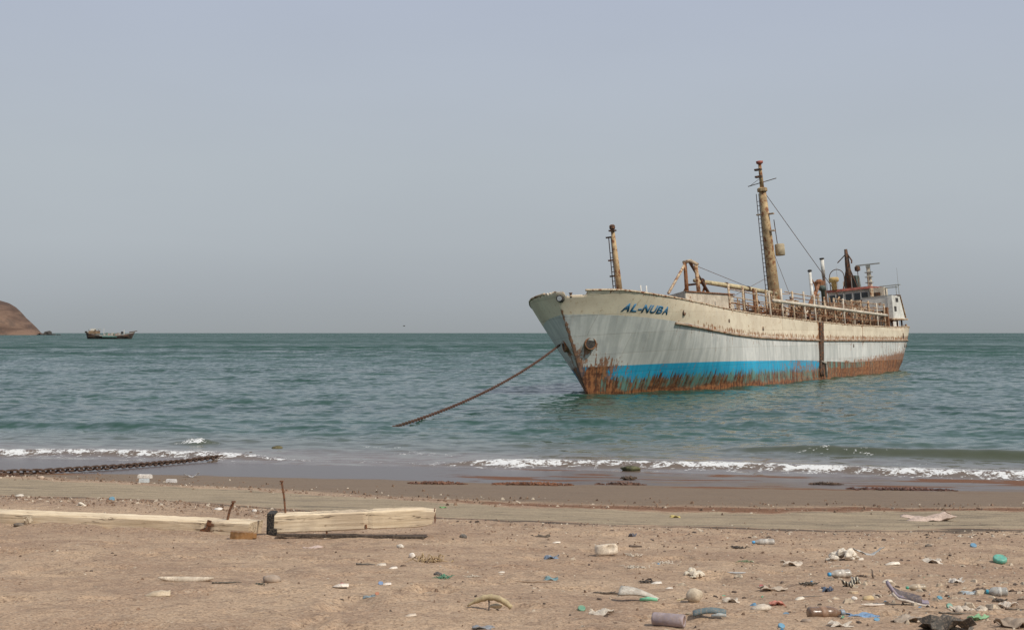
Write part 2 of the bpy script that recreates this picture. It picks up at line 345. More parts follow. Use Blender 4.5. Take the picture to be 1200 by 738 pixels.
def vad(a, b):
    y = t.n('VectorMath', operation='ADD'); t.t.links.new(a, y.inputs[0]); t.put(y.inputs[1], b); return y.outputs[0]
gst = t.ss(t.noise(t.obj((.012, .045, 1)), 1, 4, .6), .3, .7)
k1 = t.math('MULTIPLY', t.fmix(t.attr('shal'), 1.0, .35), t.fmix(gst, .75, 1.25))
sl = vad(vsc(chop(2.2, (.75, 1.1, 1), 5), t.math('MULTIPLY', k1, .85)), vsc(chop(.22, (.8, 1.1, 1), 3), t.math('MULTIPLY', t.math('MULTIPLY', far, k1), 1.5)))
sl = vad(sl, vsc(chop(.03, (.4, 1.2, 1), 3), t.math('MULTIPLY', far, .8)))
fl2 = t.n('VectorMath', operation='MULTIPLY'); t.t.links.new(sl, fl2.inputs[0]); fl2.inputs[1].default_value = (1, 1, 0)
lean = vsc(vad(fl2.outputs[0], (0, 0, 0)), 1.0)
wd2 = t.n('CombineXYZ'); t.put(wd2.inputs[0], t.math('MULTIPLY', far, -.03)); t.put(wd2.inputs[1], t.fmix(far, -.05, -.34))   # shoreward faces of the chop stand steeper
nn = t.n('VectorMath', operation='NORMALIZE'); t.t.links.new(vad(vad(lean, wd2.outputs[0]), geo.outputs['Normal']), nn.inputs[0])
n_ = nn.outputs[0]
n_ = t.bump(fg_, t.math('MULTIPLY', fm, .6), .05, n_)
SEA = t.fin(c, t.fmix(fm, .10, .85), n_, IOR=1.333, Specular_IOR_Level=.46, Specular_Tint=(.97, 1, .91, 1))
sea = bigmesh('sea', np.stack([SX, SY, Zs], -1).reshape(-1, 3)[:, :], len(rad), len(ang), SEA, dict(shal=shal, foam=foam))
sea.data.flip_normals() if sea.data.polygons[0].normal.z < 0 else None
tag(sea, kind='structure')

# ------------------------------------------------------------------ the stranded tanker (ship frame: x to the bow, y to port, z up)
ship = empty('tanker_ship', (21.9, 119.6, 0), (R(5), 0, R(-118.9)))
tag(ship, 'rusty grey and cream tanker ship with blue waterline stripe, aground near the beach', 'ship')
def stem(z): return np.interp(z, [-3, -1, 0, 6.9], [31., 34., 35.2, 38.8])
def stern(z): return np.interp(z, [-3, -.5, .5, 2.5, 5], [-35, -38.5, -40.5, -42.3, -43.8])
def half(x, z):
    w_ = np.clip(z/6.5, 0, 1)
    q = np.clip((stem(z)-x)/(19-5*w_), 0, 1); fb = (1-(1-q)**(1.6+2.15*w_))**(.90-.02*w_)
    r = np.clip((x-stern(z))/(15-4*w_), 0, 1); fs = (1-(1-r)**2.)**(.62-.14*w_)
    return 5.6*fb*fs*np.clip((z+3.2)/2.2, 0, 1)**.4*(.965+.035*w_)
SHX = [-44, -36, -26, -10, 0, 10, 15, 21, 25, 29, 33, 36, 42]; SHZ = [4.3, 4.2, 4.1, 4.25, 4.45, 4.75, 4.87, 5.12, 5.35, 5.65, 6.05, 6.47, 6.8]
def sheer(x): return np.interp(x, SHX, SHZ)
def cream(x): return np.interp(x, [-44, -28, 0, 6, 12, 17, 22, 26, 30.5, 34, 36.5, 39], [2.95, 2.85, 3.02, 3.1, 3.2, 3.33, 3.56, 3.88, 4.36, 4.76, 5.05, 5.25])
def blue(x): return np.interp(x, [-44, -10, 6, 22, 34, 39], [.75, .86, 1.29, 1.52, 1.72, 1.9])
def hy(x, z): return float(half(np.array(x, float), np.array(z, float)))
def sh(x): return float(sheer(x))

NS, NL = 420, 56
SS = np.sort(np.concatenate([np.linspace(0, 1, 300), 1-np.geomspace(2e-5, .025, 70), np.geomspace(2e-5, .025, 50)]))
lv = np.linspace(0, 1, NL)
def side(sg):
    V = np.zeros((NS, NL, 3))
    for i, s_ in enumerate(SS):
        xt = -43.3 + s_*(38.75+43.3); top = float(sheer(xt))
        if sg > 0 and 37.75 < xt < 38.5: top -= .28                        # torn-out length of bulwark
        if xt > 38.3: top -= .05*((i*7) % 3)+(.10 if sg < 0 and (i*5) % 4 == 0 else 0)
        z = -2.6 + lv*(top+2.6); a = stern(z); b = stem(z); x = a + (b-a)*s_
        V[i, :, 0] = x; V[i, :, 1] = sg*half(x, z); V[i, :, 2] = z
    return V
t = NT('hull_paint'); v = t.obj()
def runv(kx, kz):                                                     # rain and rust run down the plates: position along the side, height
    q = t.n('CombineXYZ'); s3 = t.n('SeparateXYZ'); t.t.links.new(v, s3.inputs[0]); t.put(q.inputs[0], t.math('MULTIPLY', t.attr('run'), kx)); t.put(q.inputs[1], t.math('SIGN', s3.outputs[1])); t.put(q.inputs[2], t.math('MULTIPLY', s3.outputs[2], kz)); return q.outputs[0]
st = t.noise(runv(1.5, .16), 1.6, 6, .62); stf = t.noise(runv(3.2, .32), 2.2, 6, .68); bl = t.noise(v, .55, 5, .6); fn = t.noise(v, 3.5, 5, .65)
top_ = t.attr('top'); boot = t.attr('boot'); ru = t.attr('rust'); bm_ = t.attr('bluew')
gry = t.mix(t.math('MULTIPLY', t.ss(st, .35, .66), t.fmix(t.ss(bl, .35, .6), .45, 1.)), (.52, .52, .485), (.76, .745, .69)); gry = t.mix(t.math('MULTIPLY', t.ss(bl, .48, .68), .45), gry, (.40, .41, .40))
gry = t.mix(t.math('MULTIPLY', t.ss(stf, .58, .70), .35), gry, (.40, .30, .20))
crm = t.mix(t.ss(bl, .35, .65), (.71, .59, .435), (.84, .72, .54)); crm = t.mix(t.math('MULTIPLY', t.ss(stf, .56, .68), .35), crm, (.52, .52, .48))
crm = t.mix(t.math('MULTIPLY', t.ss(fn, .58, .68), .55), crm, (.44, .27, .13))
c = t.mix(t.ss(t.math('ADD', top_, t.math('MULTIPLY', t.math('SUBTRACT', fn, .5), .10)), -.02, .03), gry, crm)
rc = t.mix(t.ss(fn, .3, .7), (.10, .038, .018), (.34, .135, .045)); rc2 = t.mix(t.ss(t.math('ADD', stf, t.math('MULTIPLY', t.math('SUBTRACT', fn, .5), .8)), .4, .62), (.11, .042, .021), (.34, .14, .055))
grn = t.mix(t.ss(st, .4, .62), (.052, .085, .060), (.155, .275, .225))
low = t.mix(t.ss(t.math('ADD', st, t.math('MULTIPLY', t.math('SUBTRACT', fn, .5), .5)), .40, .58), rc2, grn)
low = t.mix(t.ss(t.math('ADD', boot, t.math('MULTIPLY', t.math('SUBTRACT', bl, .5), 1.2)), -1.35, -1.75), low, rc2)
low = t.mix(t.ss(boot, -1.95, -2.2), low, (.030, .026, .017))
rag = t.math('ADD', boot, t.math('MULTIPLY', t.math('SUBTRACT', stf, .5), 2.6))
c = t.mix(t.ss(boot, .0, -.04), c, low)
blu = t.mix(t.ss(st, .35, .65), (.022, .32, .53), (.035, .42, .64))
bf = t.math('MULTIPLY', t.ss(rag, -.90, -.74), t.math('MULTIPLY', t.ss(boot, .02, -.02), t.ss(t.math('ADD', bm_, t.math('MULTIPLY', t.math('SUBTRACT', bl, .5), 1.0)), .42, .55)))
c = t.mix(bf, c, blu)
rf = t.ss(t.math('ADD', ru, t.math('ADD', t.math('MULTIPLY', t.math('SUBTRACT', stf, .5), 1.9), t.math('MULTIPLY', t.math('SUBTRACT', fn, .5), 1.3))), .48, .66)
c = t.mix(t.math('MULTIPLY', rf, .88), c, t.mix(t.ss(boot, -.3, .3), rc2, rc))
dents = t.math('ADD', t.math('MULTIPLY', bl, .6), t.math('MULTIPLY', t.noise(t.obj((1.0, .2, .35)), 1.5, 2), .8))
bk = t.n('TexBrick'); cmb = t.n('CombineXYZ'); spz = t.n('SeparateXYZ'); t.t.links.new(v, spz.inputs[0]); t.t.links.new(spz.outputs[0], cmb.inputs[0]); t.t.links.new(spz.outputs[2], cmb.inputs[1])
t.t.links.new(cmb.outputs[0], bk.inputs['Vector']); bk.inputs['Scale'].default_value = 1.; bk.inputs['Brick Width'].default_value = 5.2; bk.inputs['Row Height'].default_value = 1.25; bk.inputs['Mortar Size'].default_value = .025; bk.inputs['Mortar Smooth'].default_value = .4
bk.inputs['Color1'].default_value = (.90, .90, .88, 1); bk.inputs['Color2'].default_value = (1.06, 1.05, 1.03, 1); bk.inputs['Mortar'].default_value = (.86, .83, .79, 1)
c = t.mix(1., c, bk.outputs['Color'], 'MULTIPLY'); dents = t.math('ADD', dents, t.math('MULTIPLY', bk.outputs['Fac'], -.35))
HULL = t.fin(c, t.fmix(rf, .52, .9), t.bump(fn, .25, .02, t.bump(dents, .16, .10)), Specular_IOR_Level=.35)

def hullmesh():
    me_v = []; att = dict(top=[], boot=[], rust=[], bluew=[], run=[]); F = []
    for sg in (1, -1):
        V = side(sg); o = len(me_v)*1; off = sum(len(a) for a in me_v)
        me_v.append(V.reshape(-1, 3)); x, z = V[..., 0], V[..., 2]
        b = z-blue(x); e = z-cream(x)
        r = .46*np.exp(-(np.clip(x-35.0, -9, 9)/1.6)**2)*sstep(b, 1.15, .15)*(x > 0)                       # below the hawse pipe
        r += .85*np.exp(-((x-36.0)/.55)**2-((z-2.95)/.50)**2) + .75*np.exp(-((V[..., 1]-.03)/.14)**2)*sstep(z, 5.9, 5.1)*(x > 33)
        r += .62*sstep(-x, 10, 30)*sstep(b, 1.5, .1) + .48*sstep(-x, -3, 10)*sstep(b, .8, -.1) + .10
        r += .46*np.exp(-((e-.15)/.24)**2)*sstep(-x, -33, -24) + .50*np.exp(-((z-sheer(x))/.13)**2) + (b < 0)*(.20+.24*sstep(-x, -17, -4)) + .20*np.exp(-((e+.45)/.55)**2)*(x < 31)
        r += .8*np.exp(-((x-.3)/.35)**2) + .5*np.exp(-((x+14)/.25)**2)*sstep(e, -1.2, .2) + .25*sstep(-x, 20, 42)
        r -= .55*(b < -.02)*(b > -.55)*sstep(-x, -3, 1)*sstep(x, -24, -14)
        bw = sstep(x, -4, 6) - .85*np.exp(-((x-34.9)/1.0)**2)
        bw = np.where(x > 36.1, 1., bw)
        for k, a in zip(('top', 'boot', 'rust', 'bluew', 'run'), (e, b, r, bw, .5*x+.5*(SS[:, None]*82.05-43.3+0*x))): att[k].append(a.ravel())
        for i in range(NS-1):
            for j in range(NL-1):
                q = (off+i*NL+j, off+(i+1)*NL+j, off+(i+1)*NL+j+1, off+i*NL+j+1); F.append(q if sg < 0 else q[::-1])
    V = np.concatenate(me_v); me = bpy.data.meshes.new('hull'); me.from_pydata(V.tolist(), [], F)
    me.polygons.foreach_set('use_smooth', [True]*len(F))
    for k in att:
        at = me.attributes.new(k, 'FLOAT', 'POINT'); at.data.foreach_set('value', np.concatenate(att[k]).astype(np.float32))
    me.materials.append(HULL); o = bpy.data.objects.new('hull', me); COL.objects.link(o); o.parent = ship
    md = o.modifiers.new('plate', 'SOLIDIFY'); md.thickness = .07; md.offset = -1
    return o
hull = hullmesh()
M_crm = plain((.62, .54, .42), .7, .18, 1.2, rust=.22, dirt=(.36, .24, .14), dirtf=.45)
M_crm2 = plain((.60, .47, .31), .75, .25, 2.2, rust=.50, dirt=(.33, .20, .11), dirtf=.5)
M_wht = plain((.72, .69, .61), .65, .15, 1.1, rust=.24, dirt=(.42, .34, .25), dirtf=.3)
M_gryp = plain((.36, .36, .32), .7, .2, 1.0, rust=.28, dirt=(.28, .24, .19), dirtf=.4)
M_rst = plain((.30, .15, .075), .9, .4, 3.0, rust=.6, dirt=(.30, .19, .11), dirtf=.5)
M_rtan = plain((.54, .36, .20), .9, .35, 3.0, rust=.5, dirt=(.52, .40, .27), dirtf=.6)
M_mast = plain((.47, .33, .17), .8, .3, 1.6, rust=.47, dirt=(.26, .17, .09), dirtf=.5)
M_blk = plain((.035, .03, .027), .8, .3, 3., dirtf=.2)
M_grn = plain((.07, .105, .085), .7, .3, 2., rust=.3, dirtf=.3)
M_red = plain((.33, .085, .055), .7, .25, 2., rust=.15, dirtf=.3)
M_glass = plain((.02, .024, .026), .12, .1, 2., dirtf=.05)
M_brn = plain((.085, .05, .032), .85, .35, 3., rust=.45, dirtf=.3)
M_bluelet = plain((.035, .17, .31), .6, .22, 3., dirt=(.30, .32, .32), dirtf=.35)

# main deck and forecastle deck
mb = MB(); xsd = [-42.0+i*1.0 for i in range(79)] + [37.6, 38.1]
P = []
for x in xsd:
    z = sh(x)-1.0; y = max(.04, hy(x, z)-.12); P.append([(x, y, z), (x, y*.5, z+.06), (x, 0, z+.1), (x, -y*.5, z+.06), (x, -y, z)])
mb.grid(P).build('deck', M_rst, ship)
# rail cap on the bulwark, one run each side
for sg in (1, -1):
    mb = MB()
    for x0, x1 in (((-42.6, 37.6) if sg > 0 else (-42.6, 38.0)),):
        n = 90; pts = []
        for i in range(n+1):
            x = x0+(x1-x0)*i/n; z = sh(x)+.02; pts.append((x, sg*(hy(x, z)-.03), z))
        mb.tube(pts, .075, 6)
    mb.build('rail_cap', M_crm2, ship)
# rubbing strake below the cream band
for sg in (1, -1):
    mb = MB(); pts = []
    for i in range(80):
        x = -41.5+(30.6+41.5)*i/79; z = float(cream(x))-.13; pts.append((x, sg*(hy(x, z)+.03), z))
    mb.tube(pts, .10, 6).build('rubbing_strake', plain((.40, .28, .18), .8, .3, 1.5, rust=.45, dirtf=.4), ship)
# letters of the name, wrapped round the flare of the bow
def letters(text, x0, x1, zlo0, zlo1, hgt):
    n = len(text); adv = {'A': 1.0, 'L': .85, '-': .55, 'N': 1.05, 'U': 1.0, 'B': 1.0}; tot = sum(adv[ch] for ch in text); cur = 0
    for ch in text:
        cu = bpy.data.curves.new('letter', 'FONT'); cu.body = ch; cu.offset = .035; cu.resolution_u = 3
        ob = bpy.data.objects.new('letter_source', cu); COL.objects.link(ob); bpy.context.view_layer.update()
        me = bpy.data.meshes.new_from_object(ob.evaluated_get(bpy.context.evaluated_depsgraph_get()))
        bpy.data.objects.remove(ob); bpy.data.curves.remove(cu); me.name = 'letter'
        co = np.zeros(len(me.vertices)*3); me.vertices.foreach_get('co', co); co = co.reshape(-1, 3)
        wdt = max(co[:, 0].max()-co[:, 0].min(), .3); s0 = cur/tot; s1 = (cur+adv[ch]*.90)/tot
        fx = (co[:, 0]-co[:, 0].min())/wdt; tt = s0+(s1-s0)*fx; h_ = co[:, 1]/.70
        tt = tt + .018*h_                                                    # slanted letters
        x = x0+(x1-x0)*tt; z = zlo0+(zlo1-zlo0)*tt + hgt*h_
        y = half(x, z)+.012
        me.vertices.foreach_set('co', np.stack([x, y, z], -1).astype(np.float32).ravel()); me.update()
        me.materials.clear(); me.materials.append(M_bluelet)
        o = bpy.data.objects.new('letter', me); COL.objects.link(o); o.parent = hull; cur += adv[ch]
        md = o.modifiers.new('paint', 'SOLIDIFY'); md.thickness = .016; md.offset = 0
letters('AL-NUBA', 35.25, 31.6, 5.17, 4.83, .46)
# hawse pipes, fairlead, scuppers
for sg in (1, -1):
    x, z = 36.05, 3.25; y = hy(x, z)
    q = Vector((.62, .78*sg, -.10)).to_track_quat('Z', 'Y').to_matrix().to_4x4()
    h_ = MB().lathe([(.42, -.3), (.42, .08), (.39, .12), (.35, .12), (.33, .06), (.33, .02)], 18, Matrix.Translation((x, sg*y, z)) @ q).build('hawse_pipe', M_rst, ship, True)
    MB().lathe([(.34, -.2), (.34, .07), (.0, .07)], 16, Matrix.Translation((x, sg*y, z)) @ q).build('hawse_hole', M_blk, h_)
q = Vector((.95, .12, .1)).to_track_quat('Z', 'Y').to_matrix().to_4x4()
f_ = MB().lathe([(.23, -.3), (.23, .04), (.19, .06), (.17, .04)], 16, Matrix.Translation((38.52, .22, 6.17)) @ q).build('fairlead', M_blk, ship, True)
MB().lathe([(.16, -.2), (.16, .05), (.0, .05)], 14, Matrix.Translation((38.52, .22, 6.17)) @ q).build('fairlead_plate', plain((.42, .44, .43), .6, .2), f_)
for x, z, r in ((29.9, 4.95, .16), (15.2, 3.85, .12), (22.6, 4.4, .10), (-30.5, 3.25, .22), (-31.6, 2.2, .14), (-33.4, 2.2, .14), (-10.5, 2.35, .12)):
    q = Vector((0, 1, 0)).to_track_quat('Z', 'Y').to_matrix().to_4x4()
    MB().lathe([(r*1.35, -.1), (r*1.3, .035), (r, .035), (r*.9, .0)], 12, Matrix.Translation((x, hy(x, z), z)) @ q).build('scupper', M_brn, ship, True)
# rollers in the torn bulwark gap
for x in (37.95, 38.3): MB().lathe([(.09, 0), (.12, .05), (.08, .12), (.08, .22), (.13, .3)], 10, Matrix.Translation((x, hy(x, 6.2)-.12, 6.2))).build('mooring_roller', M_brn, ship, True)
# rusted overboard pipe down the side, with a worn fender rope at its foot
pts = [(-.1+.8*k/14, hy(-.1+.8*k/14, 4.4-4.6*k/14)+.10, 4.45-4.6*k/14) for k in range(15)]
sp = MB().tube([(p[0]-.25, p[1], p[2]) for p in pts], .16, 8).tube([(p[0]+.22, p[1], p[2]) for p in pts], .13, 8).build('overboard_pipe', M_brn, ship, True)
MB().tube([(.75, hy(.4, .9)+.2, 1.1), (.1, hy(.4, .6)+.34, .95), (-.15, hy(.4, .3)+.3, .4), (-.1, hy(.4, -.2)+.28, -.3)], [.05, .13, .13, .08], 8).build('fender_rope', plain((.42, .38, .31), .95, .3), sp, True)

# foremast
fm0 = sh(28.7)-.9
mb = MB(); mb.tube([(28.62, 0, fm0), (28.9, 0, 8.6), (29.12, 0, 11.1)], [.24, .19, .13], 12)
fmast = mb.build('foremast', M_mast, ship, True)
MB().box((29.15, .0, 11.12), (.42, .42, .10)).lathe([(.15, 0), (.20, .06), (.20, .26), (.12, .34)], 10, Matrix.Translation((29.15, 0, 11.2))).build('mast_light', M_brn, fmast)
for z in (8.0, 9.1, 10.7): MB().box((28.95+.05*(z-9), -.30, z), (.16, .55, .10)).build('bracket', M_brn, fmast)
MB().tube([(28.75, -.46, fm0+.2), (29.05, -.38, 10.7)], .035, 5).build('ladder_rail', M_brn, fmast)
MB().tube([(28.75, -.27, fm0+.2), (29.05, -.20, 10.7)], .03, 5).build('ladder_rail', M_brn, fmast)
for i in range(14): MB().tube([(28.77+.018*i, -.46+.005*i, fm0+.6+.33*i), (28.77+.018*i, -.26+.004*i, fm0+.6+.33*i)], .025, 5).build('ladder_rung', M_brn, fmast)
# forecastle gear: windlass, bollards, white vent posts, mushroom vent
wl = MB().box((32.5, 0, sh(32.5)-.6), (1.6, 1.4, .8)).build('windlass', M_rst, ship)
for y in (-1.1, 1.1): MB().lathe([(.45, -.25), (.45, -.2), (.25, -.15), (.25, .15), (.45, .2), (.45, .25)], 14, Matrix.Translation((32.5, y, sh(32.5)-.35)) @ Matrix.Rotation(R(90), 4, 'X')).build('drum', M_rst, wl)
for x, y in ((35.4, 1.9), (34.7, 2.2), (35.4, -1.9), (34.7, -2.2)): MB().lathe([(.16, 0), (.16, .55), (.22, .6), (.22, .68)], 10, Matrix.Translation((x, y, sh(x)-.98))).build('bollard', M_brn, ship, True)
for x in (27.6, 26.6): MB().tube([(x, 1.1, 5.0), (x, 1.1, 7.25)], [.06, .05], 8).build('vent_post', M_wht, ship, True)
MB().lathe([(.3, 0), (.3, .7), (.62, .75), (.66, .95), (.5, 1.12), (.1, 1.2)], 14, Matrix.Translation((26.6, 2.2, 5.05))).build('mushroom_vent', M_wht, ship, True)
# forward deck locker
lk = MB(); lk.prism([(17.2, 4.1), (26.6, 4.0), (22.2, .6), (17.2, .6)], 4.2, 6.52, 'z'); lk.build('deck_locker', M_crm, ship)
MB().prism([(26.64, 4.0), (22.2, .55), (22.24, .52), (26.72, 3.98)], 4.3, 6.58, 'z').build('locker_front', M_gryp, ship)  # shade on the forward face is put into its grey colour
MB().prism([(17.1, 4.2), (26.75, 4.1), (22.2, .45), (17.1, .45)], 6.53, 6.60, 'z').build('locker_roof', M_rst, ship)
# goal-post crutch for the boom
ga = MB().tube([(20.1, 1.55, 6.55), (20.0, 1.55, 9.15)], [.17, .14], 8).build('crutch_frame', M_rst, ship, True)
MB().tube([(20.0, 2.45, 6.55), (20.0, 2.40, 8.85)], [.17, .14], 8).build('crutch_post', M_rtan, ga, True)
MB().tube([(20.0, 1.4, 9.15), (20.0, 2.0, 9.22), (20.0, 2.55, 8.85)], .13, 8).build('crutch_head', M_crm2, ga, True)
MB().tube([(20.1, 1.5, 8.9), (23.6, 1.5, 6.75)], .10, 8).build('brace', M_crm2, ga, True)
MB().tube([(20.0, 1.95, 9.1), (19.2, 2.1, 8.3), (16.9, 2.2, 6.6)], .12, 8).build('brace', M_brn, ga, True)
MB().tube([(20.0, 1.5, 7.45), (20.0, 2.5, 7.45)], .08, 8).build('crossbar', M_brn, ga, True)
MB().tube([(20.0, 1.0, 6.5), (20.05, 1.5, 7.3)], .07, 6).build('brace', M_rst, ga, True)
MB().tube([(18.3, 2.0, 6.5), (17.2, 2.0, 7.7)], .10, 6).build('brace', M_rst, ga, True)
# stowed derrick boom
bo = MB().tube([(-2.8, 1.0, 7.45), (8, 1.5, 7.62), (19.6, 2.05, 7.75)], [.16, .21, .15], 10).build('derrick_boom', plain((.56, .46, .26), .75, .2, 1.5, rust=.2, dirtf=.35), ship, True)
for x in (-1.5, 6., 12., 18.): MB().lathe([(.235, -.06), (.235, .06)], 12, Matrix.Translation((x, 1.2+.045*x, 7.50+.0145*x)) @ Matrix.Rotation(R(90), 4, 'Y')).build('boom_band', M_brn, bo)
# main mast
mm = MB().tube([(-5.9, 0, 3.4), (-5.55, 0, 7.8), (-4.95, 0, 13.5), (-4.62, 0, 17.2)], [.52, .50, .40, .31], 16).build('main_mast', M_mast, ship, True)
MB().lathe([(.36, 0), (.46, .05), (.46, .32), (.34, .40)], 14, Matrix.Translation((-4.6, 0, 16.9))).build('mast_collar', M_mast, mm)
tp = MB().tube([(-4.6, 0, 17.2), (-4.5, 0, 19.5)], [.20, .14], 10).build('topmast', M_mast, mm, True)
MB().lathe([(.12, 0), (.30, .12), (.32, .32), (.1, .36)], 10, Matrix.Translation((-4.5, 0, 19.4))).build('mast_lantern', M_red, mm, True)
for z in (18.3, 18.95): MB().box((-4.4, -.16, z), (.42, .62, .16)).build('lamp_bracket', M_brn, mm)
MB().tube([(-4.4, -1.25, 17.55), (-4.8, 1.35, 18.0)], .04, 6).build('yard', M_brn, mm)
MB().tube([(-4.4, -1.1, 17.56), (-4.5, 0, 18.2)], .02, 5).build('yard_stay', M_brn, mm)
MB().lathe([(.40, -.55), (.44, -.5), (.44, .45), (.36, .52), (.33, .45)], 14, Matrix.Translation((-5.9, .75, 11.6))).build('drum', plain((.46, .37, .23), .75, .2, 2., rust=.25, dirtf=.4), mm, True)
MB().tube([(-5.3, .75, 12.1), (-5.05, .7, 14.3)], .04, 5).build('drum_line', M_brn, mm)
for z, y in ((14.9, -.55), (14.85, .55), (13.3, .5)): MB().box((-4.85, y, z), (.35, .5, .12)).build('bracket', M_crm2, mm)
def mx_(z): return float(np.interp(z, [3.4, 7.8, 13.5, 17.2], [-5.9, -5.55, -4.95, -4.62]))
def mr_(z): return float(np.interp(z, [3.4, 7.8, 13.5, 17.2], [.52, .50, .40, .31]))
for k in (.06, .30): MB().tube([(mx_(z), -mr_(z)-k, z) for z in (4, 7.8, 13.5, 16.8)], .035, 5).build('ladder_rail', M_brn, mm)
for i in range(30): MB().tube([(mx_(4.5+.4*i), -mr_(4.5+.4*i)-.05, 4.5+.40*i), (mx_(4.5+.4*i), -mr_(4.5+.4*i)-.32, 4.5+.40*i)], .026, 5).build('ladder_rung', M_brn, mm)
MB().tube([(-4.7, .3, 16.6), (-19, 3.3, 5.6)], .028, 5).build('wire_stay', M_brn, mm)
MB().tube([(-5.1, .2, 12.0), (-5.6, 1.4, 7.4)], .02, 5).build('wire_stay', M_brn, mm)
MB().tube([(-5.3, -.3, 9.2), (6, -3.8, 5.5)], .02, 5).build('wire_stay', M_brn, mm)
MB().tube([(20.0, 2.4, 8.8), (10.0, 3.0, 7.4)], .02, 5).build('wire_stay', M_brn, ship)
# stanchions and side rails
rr = random.Random(3)
stx = [21.3-3.05*i*.5*2 for i in range(16)]
for sg in (1, -1):
    for i, x in enumerate(stx):
        z0 = sh(x)-.95; zt = sh(x)+(2.05 if x > 10 else 2.45)+rr.uniform(-.12, .1); y = sg*(hy(x, sh(x))-.32)
        st_ = MB().tube([(x, y, z0), (x+rr.uniform(-.08, .08), y, zt)], .085, 6).build('stanchion', rr.choice([M_crm2, M_rtan, M_crm2, M_crm]), ship, True)
        if rr.random() < .8: MB().tube([(x-.9, y-.9*sg, z0), (x, y, zt-.9)], .06, 6).build('stay', rr.choice([M_rst, M_rtan]), st_, True)
    for zo, r, xa, xb, mt in ((.62, .05, 21.2, -24.5, M_rst), (1.1, .04, 21.2, 6, M_rtan), (1.62, .045, 21.2, 10.6, M_crm2), (2.2, .05, 8, -2, M_rtan), (1.85, .04, 6, -24.4, M_rst), (2.3, .045, -6, -24.4, M_rtan)):
        pts = [(xa+(xb-xa)*k/12, sg*(hy(xa+(xb-xa)*k/12, 4.4)-.32), sh(xa+(xb-xa)*k/12)+zo) for k in range(13)]
        MB().tube(pts, r, 6).build('side_rail', mt, ship, True)
pts = [(11.2-36.6*k/14, 5.22, 6.10-.76*k/14) for k in range(15)]
MB().tube(pts, .15, 8).build('cargo_pipe', M_crm, ship, True)
MB().box((-25.9, 5.05, 4.9), (.42, .42, 2.6)).build('rail_post', M_rst, ship)
# flying bridge down the middle
cw = MB(); P0 = [(17.0-43.*k/20) for k in range(21)]
for x in P0[:-1]:
    MBp = MB().box((x-1.05, .2, sh(x-1)+.95), (2.06, .95, .06)); MBp.build('walkway_plate', M_rst, ship)
for i, x in enumerate(P0):
    for y in (-.3, .7):
        MB().tube([(x, y, sh(x)-1), (x, y, sh(x)+2.05+rr.uniform(-.1, .1))], .05, 6).build('walkway_post', rr.choice([M_rtan, M_rst, M_crm2]), ship)
for y in (-.3, .7):
    for zo in (1.5, 2.0):
        MB().tube([(x, y, sh(x)+zo+rr.uniform(-.06, .06)) for x in P0], .04, 6).build('walkway_rail', M_rtan, ship)
# deck pipes, hatches, valves
for y, zo, r in ((2.2, .10, .17), (2.8, .15, .14), (3.4, -.1, .17), (-2.0, .35, .17), (-2.7, .3, .14)):
    MB().tube([(15-40*k/16, y, sh(15-40*k/16)+zo+.06*math.sin(k*1.7+y)) for k in range(17)], r, 8).build('deck_pipe', rr.choice([M_rst, M_rtan]), ship, True)
for i in range(11):
    x = 13.5-3.5*i; y = 3.1 if i % 2 else 2.2
    h_ = MB().lathe([(.55, 0), (.55, 1.05), (.68, 1.1), (.68, 1.2), (.2, 1.32)], 14, Matrix.Translation((x, y, sh(x)-.95))).build('tank_hatch', rr.choice([M_rst, M_rtan]), ship, True)
    vl = MB().tube([(x-1.4, y-.5, sh(x)-.9), (x-1.4, y-.5, sh(x)+.9+rr.uniform(0, .4))], .07, 6).build('valve', M_rst, ship)
    zt = sh(x)+1.0+rr.uniform(0, .3)
    MB().tube([(x-1.4+.3*math.cos(a*.628), y-.5+.3*math.sin(a*.628), zt) for a in range(10)], .035, 5, True).build('handwheel', M_red if i % 3 == 0 else M_rtan, vl)
    cr = MB().tube([(x-.6, 4.3, sh(x)-.6), (x-.6, 4.3, sh(x)+.55), (x-.6, -3.5, sh(x)+.6), (x-.6, -3.5, sh(x)-.6)], .10, 8).build('crossover_pipe', rr.choice([M_rst, M_rtan, M_brn]), ship)
    gz = MB().tube([(x+.7, 1.5, sh(x)-.9), (x+.7, 1.5, sh(x)+1.35), (x+.95, 1.7, sh(x)+1.6), (x+1.2, 1.9, sh(x)+1.4)], .07, 6).build('goose_neck', rr.choice([M_rtan, M_crm2]), ship, True)
# pipe racks in front of the bridge
for i in range(7):
    x = -10.5-2.3*i
    rk = MB().tube([(x, 3.7, sh(x)-.9), (x, 3.7, sh(x)+2.35+rr.uniform(-.3, .35))], .07, 6).build('pipe_rack', rr.choice([M_rtan, M_rst, M_crm2]), ship)
    MB().tube([(x, 3.7, sh(x)+1.9), (x, -1.0, sh(x)+2.1)], .055, 6).build('rack_bar', M_rtan, rk)
    MB().tube([(x, 3.7, sh(x)+1.0), (x-2.3, 3.7, sh(x)+2.0)], .05, 6).build('rack_brace', M_rst, rk)
    MB().tube([(x, -1.0, sh(x)-.9), (x, -1.0, sh(x)+2.6)], .06, 6).build('rack_post', M_rst, rk)
    MB().tube([(x, 3.7, sh(x)+2.0), (x-2.3, 3.7, sh(x)+1.95)], .045, 6).build('rack_rail', M_crm2, rk)
